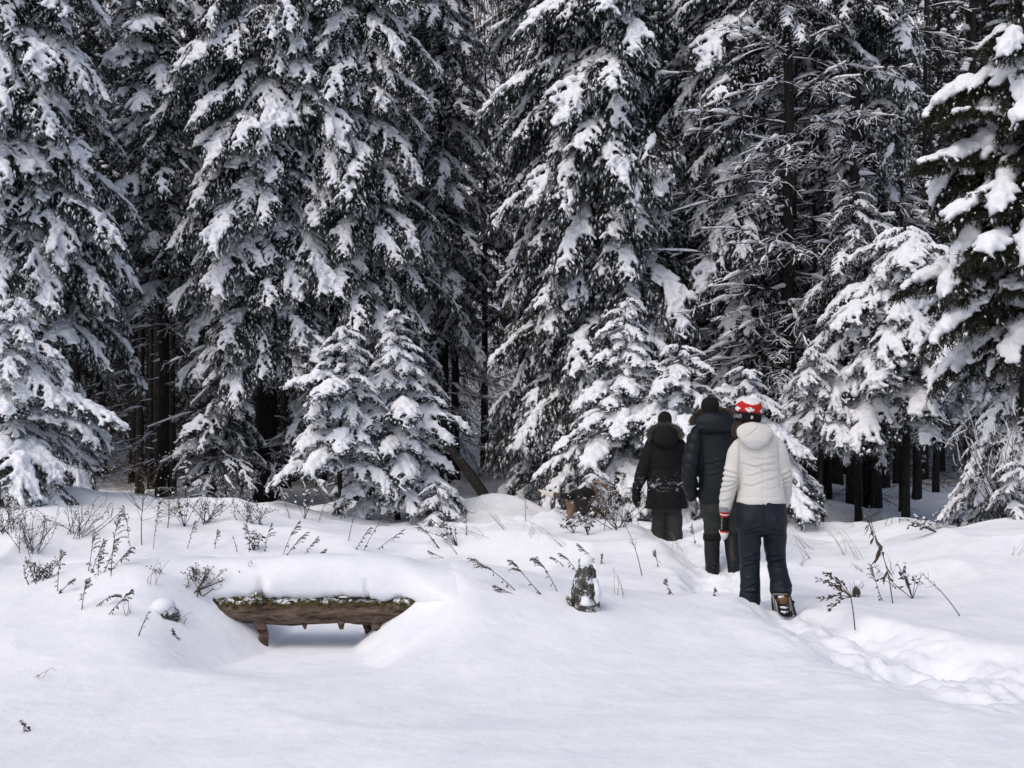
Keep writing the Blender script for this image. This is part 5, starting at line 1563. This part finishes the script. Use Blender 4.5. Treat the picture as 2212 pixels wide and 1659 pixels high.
KNAME = dict(gold=('goldenrod', 'dry goldenrod'), grass=('dry_grass', 'dry grass'), twig=('dead_weed', 'dry weed'), shrub=('bare_shrub', 'bare shrub'), leafy=('withered_plant', 'withered plant'), umbel=('seedhead_weed', 'weed'), pods=('milkweed', 'dry weed'), fern=('withered_fern', 'dry fern'))
def plant(kind, bx_, by_, tx, ty, label, seed, big=1.0):
    rng = np.random.default_rng(seed)
    Y = ground_hit(bx_, by_)
    x0 = X(bx_, Y); z0 = h1(x0, Y)
    sc = Y / FPX                                # metres per photo pixel at that depth
    tip = np.array([(tx - bx_) * sc, rng.uniform(-0.25, 0.25) * (by_ - ty) * sc, (by_ - ty) * sc])
    ln = np.linalg.norm(tip)
    nm, cat = KNAME[kind]
    t = thing(nm, label, cat, (x0, Y, z0 - 0.005), 0, 'dry weeds in the snow')
    O = np.zeros(3)
    g, s, w = Geo(), Geo(), Geo()               # stems, seeds or leaves, snow
    thick = 0.0032
    def speck(p, r):
        w.add(OCT * np.array([r, r, r * 0.75]) * rng.uniform(0.7, 1.3) + p + np.array([0, 0, r * 0.6]), OCT_T)
    def plume(P, L_, n, drop):
        """Small seed tufts along a curved branchlet, snow on its back."""
        for k in range(n):
            p = P[0] * 1.0
            u = (k + rng.random()) / n
            i = min(int(u * (len(P) - 1)), len(P) - 2); f = u * (len(P) - 1) - i
            p = P[i] * (1 - f) + P[i + 1] * f
            r = L_ * rng.uniform(0.6, 1.2)
            s.add(OCT * np.array([r, r, r * 1.1]) * rng.uniform(0.6, 1.3, 3) + p - np.array([0, 0, r * 0.6 * drop]) + rng.normal(size=3) * r * 0.5, OCT_T)
            if rng.random() < 0.40: speck(p + np.array([0, 0, r * 0.5]), r * 0.9)
    if kind in ('gold', 'fern'):
        P = bez(O - tip * 0.05, tip, np.array([0, 0, 0.04 * ln]) + rng.normal(size=3) * 0.01, 14)
        g.tube(P, np.linspace(thick, 0.0014, 14), 4, cap=False)
        sgn = 1 if tip[0] >= 0 else -1
        n = int((9 if kind == 'gold' else 7) * big)
        for k in range(n):
            u = 0.52 + 0.46 * k / n
            i = min(int(u * 13), 12); p = P[i] + (P[i + 1] - P[i]) * (u * 13 - i)
            L_ = ln * 0.26 * (1.15 - (u - 0.52) * 1.3) * rng.uniform(0.7, 1.2)
            dirn = unit(unit(P[i + 1] - P[i]) * 0.8 + np.array([sgn * rng.uniform(-0.3, 1.0), rng.normal() * 0.6, rng.uniform(-0.1, 0.5)]))
            e = p + dirn * L_
            B_ = bez(p, e + np.array([sgn * 0.15 * L_, 0, -0.28 * L_]), np.array([0, 0, 0.16 * L_]), 6)
            g.tube(B_, [0.0016] * 6, 3, cap=False)
            plume(B_[1:], 0.0046 if kind == 'gold' else 0.0044, int(5 + L_ * 75), 1.0)
        for k in range(int(4 * big)):                            # curled leaves down the stem
            i = rng.integers(2, 8)
            leaf(s, P[i], np.array([rng.normal(), rng.normal(), -0.8]), 0.035, 0.004, rng)
    elif kind == 'grass':
        n = max(2, int(4 * big))
        for k in range(n):
            e = tip * rng.uniform(0.5, 1.0) + np.array([rng.normal() * 0.10 * ln, rng.normal() * 0.1, 0]) if k else tip
            P = bez(O + rng.normal(size=3) * np.array([0.03, 0.03, 0]), e, np.array([0, 0, 0.10 * ln * rng.random()]) + rng.normal(size=3) * 0.015, 9)
            if rng.random() < 0.45:
                P = np.concatenate([P, [P[-1] + np.array([np.sign(tip[0] + 1e-3) * 0.10 * ln, 0.02, -0.22 * ln])]])
            g.tube(P, np.linspace(0.0022, 0.0010, len(P)), 3, cap=False)
    elif kind == 'twig':
        P = bez(O - tip * 0.05, tip, rng.normal(size=3) * 0.03 * ln + np.array([0, 0, 0.03 * ln]), 14)
        g.tube(P, np.linspace(0.0042, 0.0014, 14), 4, cap=False)
        for k in range(int(9 * big)):
            i = rng.integers(4, 13)
            e = P[i] + unit(unit(tip) + rng.normal(size=3) * 0.7) * ln * rng.uniform(0.04, 0.16)
            g.tube(np.array([P[i], e]), [0.002, 0.0010], 3, cap=False)
            if rng.random() < 0.5: speck(e, 0.005)
            s.add(OCT * 0.004 + e, OCT_T)
    elif kind == 'shrub':
        n = int(15 * big)
        for k in range(n):
            e = np.array([tip[0] + rng.normal() * 0.55 * ln, rng.normal() * 0.3 * ln, tip[2] * rng.uniform(0.55, 1.05)])
            P = bez(O + np.array([rng.normal() * 0.05, rng.normal() * 0.05, -0.02]), e, np.array([e[0] * 0.1, 0, 0.06 * ln]) + rng.normal(size=3) * 0.03 * ln, 9)
            g.tube(P, np.linspace(0.0042, 0.0014, 9), 4, cap=False)
            for q in range(7):
                i = rng.integers(2, 8)
                e2 = P[i] + unit(unit(P[i + 1] - P[i]) + rng.normal(size=3) * 0.55) * ln * rng.uniform(0.12, 0.34)
                g.tube(bez(P[i], e2, rng.normal(size=3) * 0.01, 4), [0.0024, 0.002, 0.0016, 0.001], 3, cap=False)
                for _ in range(2):
                    if rng.random() < 0.6:
                        s.add(OCT * np.array([0.006, 0.006, 0.007]) + e2 + rng.normal(size=3) * 0.01, OCT_T)
                if rng.random() < 0.55: speck(e2, 0.009)
                if rng.random() < 0.3: speck(P[i], 0.010)
    elif kind == 'leafy':
        n = int(7 * big)
        for k in range(n):
            e = np.array([tip[0] + rng.normal() * 0.32 * ln, rng.normal() * 0.25 * ln, tip[2] * rng.uniform(0.5, 1.05)])
            P = bez(O, e, np.array([0, 0, 0.05 * ln]) + rng.normal(size=3) * 0.02 * ln, 8)
            g.tube(P, np.linspace(0.0034, 0.0014, 8), 4, cap=False)
            for q in range(5):
                i = rng.integers(3, 8)
                leaf(s, P[i], np.array([rng.normal(), rng.normal(), -0.5 + rng.normal() * 0.5]), rng.uniform(0.03, 0.065), 0.010, rng)
                if rng.random() < 0.7: speck(P[i] + rng.normal(size=3) * 0.012, rng.uniform(0.010, 0.024))
    elif kind == 'umbel':
        n = int(5 * big)
        P0 = bez(O, tip * 0.62, rng.normal(size=3) * 0.02, 8)
        g.tube(P0, np.linspace(0.0055, 0.0032, 8), 4, cap=False)
        for k in range(n * 3):
            i = rng.integers(3, 8)
            e = P0[i] + np.array([rng.normal() * 0.26 * ln, rng.normal() * 0.2 * ln, ln * rng.uniform(0.10, 0.45)])
            B_ = bez(P0[i], e, np.array([0, 0, -0.02]), 6)
            g.tube(B_, np.linspace(0.0026, 0.0012, 6), 3, cap=False)
            for q in range(6):
                e2 = B_[rng.integers(2, 6)] + rng.normal(size=3) * np.array([0.05, 0.05, 0.03]) + np.array([0, 0, 0.02])
                g.tube(np.array([B_[-2], e2]), [0.0012, 0.0008], 3, cap=False)
                r = rng.uniform(0.003, 0.007)
                s.add(OCT * r * np.array([1.2, 1.2, 0.8]) + e2, OCT_T)
                if rng.random() < 0.55: speck(e2, r)
    elif kind == 'pods':
        P = bez(O - tip * 0.05, tip, np.array([0.05 * ln, 0, 0.03 * ln]), 16)
        g.tube(P, np.linspace(0.0052, 0.0020, 16), 5, cap=False)
        for k in range(int(20 * big)):
            i = rng.integers(5, 15)
            leaf(s, P[i], np.array([rng.normal() * 0.35, rng.normal() * 0.35, -1.0]) + unit(tip) * 0.1, rng.uniform(0.06, 0.16), 0.011, rng)
            if rng.random() < 0.4: speck(P[i], 0.010)
        for k in range(9):
            e = P[-1] + unit(unit(tip) + rng.normal(size=3) * 0.45) * ln * rng.uniform(0.06, 0.2)
            g.tube(np.array([P[rng.integers(11, 15)], e]), [0.0014, 0.0008], 3, cap=False)
            plume(np.array([P[-2], e]), 0.004, 3, 0.3)
    sm = {'grass': M_GRASS, 'shrub': M_STALKD, 'leafy': M_STALKD, 'twig': M_STALKD, 'fern': M_STALKD, 'pods': M_STALKD}.get(kind, M_STALK)
    lm = {'leafy': M_LEAFD, 'pods': M_LEAFD, 'fern': M_STALKD, 'umbel': M_FLUFF, 'shrub': M_LEAFD, 'twig': M_SEED}.get(kind, M_SEED)
    link({'grass': 'blade'}.get(kind, 'stem'), g.mesh('stem', (sm,)), t)['kind'] = 'stuff'
    if s.n: link({'leafy': 'leaves', 'pods': 'leaves', 'shrub': 'buds', 'twig': 'buds'}.get(kind, 'seed_head'), s.mesh('seed_head', (lm,), False), t)['kind'] = 'stuff'
    if w.n: link('snow', w.mesh('snow', (M_SNOW,)), t)['kind'] = 'stuff'
    return t

PLANTS = [
    # between the fallen log and the stump
    ('gold', 1113, 1277, 1016, 1206, 'longest leaning goldenrod, plume to the left, right of the fallen log'),
    ('gold', 1122, 1288, 1069, 1264, 'low goldenrod sprig lying under the longest leaning goldenrod'),
    ('gold', 1171, 1285, 1106, 1211, 'bushy leaning goldenrod midway between fallen log and stump'),
    ('gold', 1204, 1278, 1155, 1202, 'two-plumed goldenrod leaning left, nearest left of the stump'),
    ('gold', 1245, 1234, 1211, 1195, 'short goldenrod behind the stump, its plume clear of the stem'),
    ('gold', 1284, 1216, 1249, 1175, 'goldenrod plume rising just over the top of the stump'),
    ('gold', 1219, 1223, 1191, 1204, 'tiny goldenrod sprig behind the two-plumed one'),
    ('twig', 1386, 1244, 1336, 1105, 'long dark bare stem leaning left, before the black-coated hiker'),
    ('grass', 1337, 1288, 1328, 1226, 'single straw upright just right of the stump'),
    ('gold', 1455, 1284, 1440, 1248, 'small curled weed in the snow left of the trail'),
    ('gold', 1423, 1227, 1416, 1187, 'small upright weed left of the trail, dark head'),
    ('gold', 1298, 1219, 1300, 1196, 'low sprig right of the goldenrod over the stump'),
    ('gold', 1540, 1290, 1543, 1268, 'tiny weed at the trail edge left of the white-jacketed hiker'),
    ('gold', 1502, 1180, 1494, 1132, 'slim weed standing between the black and navy hikers'),
    ('grass', 1468, 1190, 1450, 1150, 'straw tuft just behind the trail below the black coat'),
    ('leafy', 988, 1180, 945, 1121, 'dark leafy weed leaning left behind the swell'),
    ('twig', 988, 1198, 959, 1166, 'short bent stem under the dark leafy weed'),
    ('gold', 1009, 1160, 1007, 1106, 'straight weed with a small spiked head in mid clearing'),
    ('grass', 1088, 1145, 1033, 1072, 'long leaning straw pair left of the dog'),
    ('grass', 1049, 1162, 979, 1131, 'flat-lying straw pair in mid clearing'),
    ('gold', 1135, 1126, 1134, 1045, 'straight thin stalk standing left of the dog tail'),
    ('grass', 1222, 1180, 1138, 1121, 'arched straw bowing left below the dog'),
    ('grass', 1145, 1162, 1152, 1128, 'hooked straw under the arched one'),
    ('leafy', 1240, 1152, 1232, 1108, 'snow-clotted leafy shrub before the dog'),
    ('leafy', 1270, 1156, 1262, 1112, 'second snow-clotted leafy shrub, right of the dog'),
    ('shrub', 1330, 1142, 1322, 1050, 'brown bare bush at the foot of the thin-leadered spruce'),
    ('shrub', 1290, 1120, 1300, 1058, 'rusty tangle with snow crusts between dog and black coat'),
    ('twig', 950, 1186, 920, 1143, 'bare stem right of the snow loaf, leaning left'),
    ('gold', 961, 1205, 925, 1188, 'small sprig right of the snow loaf, nearly lying down'),
    # left slope
    ('gold', 176, 1318, 182, 1252, 'single upright goldenrod alone on the left slope'),
    ('gold', 124, 1278, 132, 1190, 'tall curved goldenrod on the far left slope'),
    ('gold', 126, 1284, 160, 1250, 'short goldenrod leaning right at the foot of the tall curved one'),
    ('shrub', 93, 1252, 95, 1212, 'fine brush clump left of the tall curved goldenrod'),
    ('gold', 207, 1312, 257, 1287, 'goldenrod lying low to the right on the left slope'),
    ('gold', 233, 1329, 288, 1274, 'leaning goldenrod crossing the low one on the left slope'),
    ('twig', 299, 1376, 325, 1320, 'lone twig on the slope below the buried log end'),
    ('fern', 390, 1388, 372, 1360, 'curled small frond in the snow before the buried log end'),
    ('grass', 271, 1330, 270, 1295, 'little straw tuft left of the buried log end'),
    ('grass', 394, 1348, 412, 1322, 'straw poking from the buried log end'),
    ('gold', 190, 1235, 198, 1150, 'first stalk of the tall clump on the left, leaning least'),
    ('gold', 198, 1241, 223, 1165, 'second stalk of the tall left clump, curving right'),
    ('gold', 223, 1238, 247, 1165, 'third stalk of the tall left clump, thick dark head'),
    ('gold', 240, 1247, 257, 1112, 'tallest stalk of the tall left clump'),
    ('gold', 235, 1237, 281, 1181, 'last stalk of the tall left clump, leaning far right'),
    ('gold', 212, 1243, 214, 1196, 'shortest stalk of the tall left clump'),
    ('umbel', 306, 1178, 308, 945, 'tall branching weed with pale seed clusters before the bare dark trunk'),
    ('gold', 280, 1181, 268, 1094, 'thin goldenrod left of the tall pale-seeded weed'),
    ('gold', 331, 1186, 342, 1091, 'goldenrod right of the tall pale-seeded weed'),
    ('umbel', 362, 1141, 364, 1042, 'snow-crusted brown weed before the half-grown spruce'),
    ('leafy', 399, 1138, 402, 1051, 'narrow snow-plastered weed beside the snow-crusted brown one'),
    ('gold', 405, 1186, 418, 1128, 'thin weed below the half-grown spruce, leaning right'),
    ('gold', 464, 1186, 469, 1144, 'small straight weed behind the snow loaf'),
    ('twig', 512, 1193, 503, 1156, 'bent dry stem behind the snow loaf, hooked tip'),
    ('gold', 538, 1193, 531, 1134, 'thin weed behind the middle of the snow loaf'),
    ('gold', 573, 1192, 587, 1130, 'slim weed right of the snow-loaf middle, upright'),
    ('leafy', 548, 1190, 552, 1150, 'dark snowy weed stump behind the snow loaf'),
    ('gold', 612, 1199, 643, 1128, 'long weed leaning right over the snow loaf'),
    ('gold', 620, 1200, 660, 1150, 'second weed leaning right over the snow loaf, lower'),
    ('gold', 653, 1208, 686, 1161, 'third leaning weed over the right part of the snow loaf'),
    ('gold', 670, 1212, 705, 1186, 'lowest leaning weed over the right part of the snow loaf'),
    ('shrub', 62, 1196, 75, 1095, 'large bare dark bush before the leftmost small spruce'),
    ('shrub', 12, 1150, 10, 1075, 'bare bush cut by the left picture edge'),
    ('shrub', 167, 1159, 190, 1085, 'bare bush under the right side of the leftmost small spruce'),
    ('shrub', 440, 1130, 450, 1075, 'thin bare brush at the foot of the half-grown spruce'),
    ('shrub', 540, 1130, 530, 1080, 'thin bare brush right of the half-grown spruce'),
    ('grass', 330, 1262, 341, 1206, 'straw and sprig tuft at the left end of the snow loaf'),
    ('shrub', 430, 1280, 437, 1215, 'dark twigs springing from the left end of the fallen log'),
    ('gold', 50, 1580, 44, 1556, 'tiny curled sprig alone in the lower left snow'),
    ('grass', 80, 1466, 112, 1443, 'single straw lying in the lower left snow'),
    # before the middle pair of spruces
    ('fern', 770, 1187, 802, 1136, 'dark drooping frond before the middle pair, leftmost of three'),
    ('fern', 786, 1189, 838, 1100, 'dark drooping frond before the middle pair, longest of three'),
    ('fern', 815, 1187, 871, 1146, 'dark drooping frond before the middle pair, flattest of three'),
    ('twig', 753, 1169, 770, 1100, 'dark upright stem left of the drooping fronds'),
    ('gold', 949, 1187, 897, 1132, 'weed leaning left with a snow cap, right of the fronds'),
    ('leafy', 658, 1122, 665, 1042, 'dark snow-plastered weed left of the rounded spruce'),
    ('gold', 688, 1130, 708, 1074, 'dark weed leaning right under the rounded spruce'),
    ('gold', 735, 1122, 744, 1078, 'small dark weed under the middle of the rounded spruce'),
    ('gold', 627, 1124, 609, 1061, 'dark weed leaning left before the rounded spruce'),
    # right of the hikers
    ('pods', 1927, 1303, 1873, 1120, 'tall milkweed with hanging withered leaves right of the white jacket'),
    ('gold', 1906, 1298, 1883, 1218, 'slim weed with small pods against the tall milkweed'),
    ('leafy', 1971, 1293, 1956, 1215, 'bushy-headed dry weed right of the tall milkweed'),
    ('twig', 2074, 1332, 1988, 1236, 'long stem arching left, farthest right in the open snow'),
    ('grass', 1741, 1207, 1700, 1145, 'straw tuft just right of the white-jacketed hiker, lower blades'),
    ('grass', 1754, 1188, 1706, 1138, 'straw tuft just right of the white-jacketed hiker, upper blades'),
    ('grass', 1823, 1199, 1775, 1128, 'tall folded straw between the white jacket and the milkweed'),
    ('grass', 1857, 1210, 1817, 1141, 'leaning straw left of the milkweed'),
    ('grass', 1928, 1239, 1910, 1190, 'short straw right behind the milkweed'),
    ('grass', 1861, 1233, 1837, 1213, 'shortest straw left of the milkweed, nearly flat'),
    ('grass', 1842, 1137, 1808, 1096, 'thin straw before the bare trunks'),
    ('grass', 1918, 1135, 1931, 1053, 'tall pale straw before the thickest bare trunk'),
    ('leafy', 2023, 1150, 1980, 1118, 'dark leafy sprig on the snow hump'),
    ('grass', 2196, 1200, 2206, 1165, 'straw at the right picture edge'),
    ('grass', 1722, 1222, 1760, 1195, 'flat straw on the snow right of the trail'),
]
for i, (kind, a_, b_, c_, d_, lab) in enumerate(PLANTS):
    plant(kind, a_, b_, c_, d_, lab, 2000 + i, 1.25 if kind in ('gold', 'leafy') else 1.0)

# the leafy branch: one stem, a fan of dark leaf rows to the left
ly_ = ground_hit(1847, 1357)
t = thing('withered_sapling', 'dry branch with a fan of dark withered leaves beside the trail', 'dry plant', (X(1847, ly_), ly_, h1(X(1847, ly_), ly_)), 0, 'dry weeds in the snow')
sc = ly_ / FPX
g, s, w = Geo(), Geo(), Geo()
rng = np.random.default_rng(44)
def q_(px, py, dy=0.0): return np.array([(px - 1847) * sc, dy, (1357 - py) * sc])
P = bez(q_(1847, 1362), q_(1838, 1291), np.array([0.004, 0, 0]), 6)
g.tube(P, np.linspace(0.0048, 0.004, 6), 5, cap=False)
for (ex, ey, dy_) in ((1773, 1256, 0.03), (1788, 1242, 0.05), (1773, 1294, -0.03), (1790, 1312, -0.05), (1818, 1258, 0.06), (1806, 1272, 0.0)):
    B_ = bez(q_(1838, 1291), q_(ex, ey, dy_), np.array([0, 0, 0.02]), 10)
    g.tube(B_, np.linspace(0.0036, 0.0014, 10), 4, cap=False)
    for k in range(3, 10):
        for s2 in (1, -1):
            if rng.random() < 0.85:
                d_ = unit(B_[min(k + 1, 9)] - B_[k - 1])
                leaf(s, B_[k], d_ * 0.9 + np.array([rng.normal() * 0.2, 0.5 * s2, 0.35 * s2 + rng.normal() * 0.2]), rng.uniform(0.030, 0.052), 0.0085, rng)
for k in range(8):
    e = q_(1838, 1291) + np.array([rng.uniform(-0.03, 0.10), rng.normal() * 0.03, rng.uniform(0, 0.13)])
    g.tube(np.array([q_(1838, 1291), e]), [0.002, 0.001], 3, cap=False)
link('stem', g.mesh('stem', (M_STALKD,)), t); link('leaves', s.mesh('leaves', (M_LEAFD,), False), t)['kind'] = 'stuff'

# leaning dead trunk behind the middle pair
lt = thing('fallen_tree', 'dark fallen trunk slanting down to the right behind the middle pair, snow along its top', 'fallen tree', (X(1050, 20.8), 20.8, h1(X(1050, 20.8), 20.8)))
add_raw('bark', [rough_tube([(0.02, 0, 0.05), (-0.3, 0.2, 0.5), (-0.72, 0.5, 1.02)], [0.095, 0.085, 0.075], 12, 30, 0.1, 51)], (M_BARK,), lt)
g = Geo(); g.tube(np.array([(-0.02, 0.0, 0.115), (-0.32, 0.2, 0.56), (-0.74, 0.5, 1.07)]), [0.045, 0.05, 0.04], 10)
link('snow', g.mesh('snow', (M_SNOW,)), lt)['kind'] = 'stuff'

# small saplings and snow-buried tufts
tree('tiny snow-plastered sapling like a white column before the dark gap', 402, 17.8, 1.0, 0.25, 0.16, 14, [('young', 1)], 201, YOUNG, rt=0.012, face=0.4, smin_=0.12)
tree('tiny sapling bowed under one lump of snow beside the white column', 430, 17.0, 0.42, 0.08, 0.22, 9, [('heavy', 1)], 202, YOUNG, rt=0.010, face=0.4, smin_=0.15)
tree('knee-high spruce under a fat rounded pillow of snow before the dog', 1280, 16.4, 0.62, 0.18, 0.36, 14, [('heavy', 1)], 203, YOUNG, rt=0.012, face=0.5, smin_=0.22)
tree('knee-high spruce hooded with snow in the right corner drift', 2192, 13.2, 0.62, 0.12, 0.40, 16, [('heavy', 1)], 204, YOUNG, rt=0.012, face=0.5, smin_=0.25)
tree('snow-smothered knee-high spruce right of the pointed middle spruce', 930, 17.4, 0.55, 0.08, 0.45, 16, [('heavy', 1)], 205, YOUNG, rt=0.012, face=0.5, smin_=0.25)

# grey bare shrub over the long low bough at the right
sy2 = 13.8
t = thing('bare_shrub', 'grey leafless shrub with rime-edged twigs before the long low bough', 'bare shrub', (X(2190, sy2), sy2, h1(X(2190, sy2), sy2)))
rng = np.random.default_rng(71)
g, w = Geo(), Geo()
for k in range(20):
    e = np.array([rng.uniform(-0.95, 0.5), rng.uniform(-0.4, 0.2), rng.uniform(0.35, 1.45)])
    P = bez(np.array([rng.normal() * 0.06, rng.normal() * 0.06, 0]), e, np.array([-0.08, 0, 0.12]) + rng.normal(size=3) * 0.05, 10)
    g.tube(P, np.linspace(0.0055, 0.0015, 10), 4, cap=False)
    for q in range(12):
        i = rng.integers(3, 9)
        e2 = P[i] + unit(unit(P[i + 1] - P[i]) + rng.normal(size=3) * 0.7) * rng.uniform(0.08, 0.40)
        B_ = bez(P[i], e2, rng.normal(size=3) * 0.015, 5)
        g.tube(B_, np.linspace(0.003, 0.001, 5), 3, cap=False)
        if rng.random() < 0.4:
            w.tube(B_ + np.array([0, 0, 0.004]), [0.004, 0.005, 0.004, 0.004, 0.002], 4, cap=False)
link('stem', g.mesh('stem', (M_TWIG,)), t)['kind'] = 'stuff'
link('snow', w.mesh('snow', (M_SNOW,)), t)['kind'] = 'stuff'
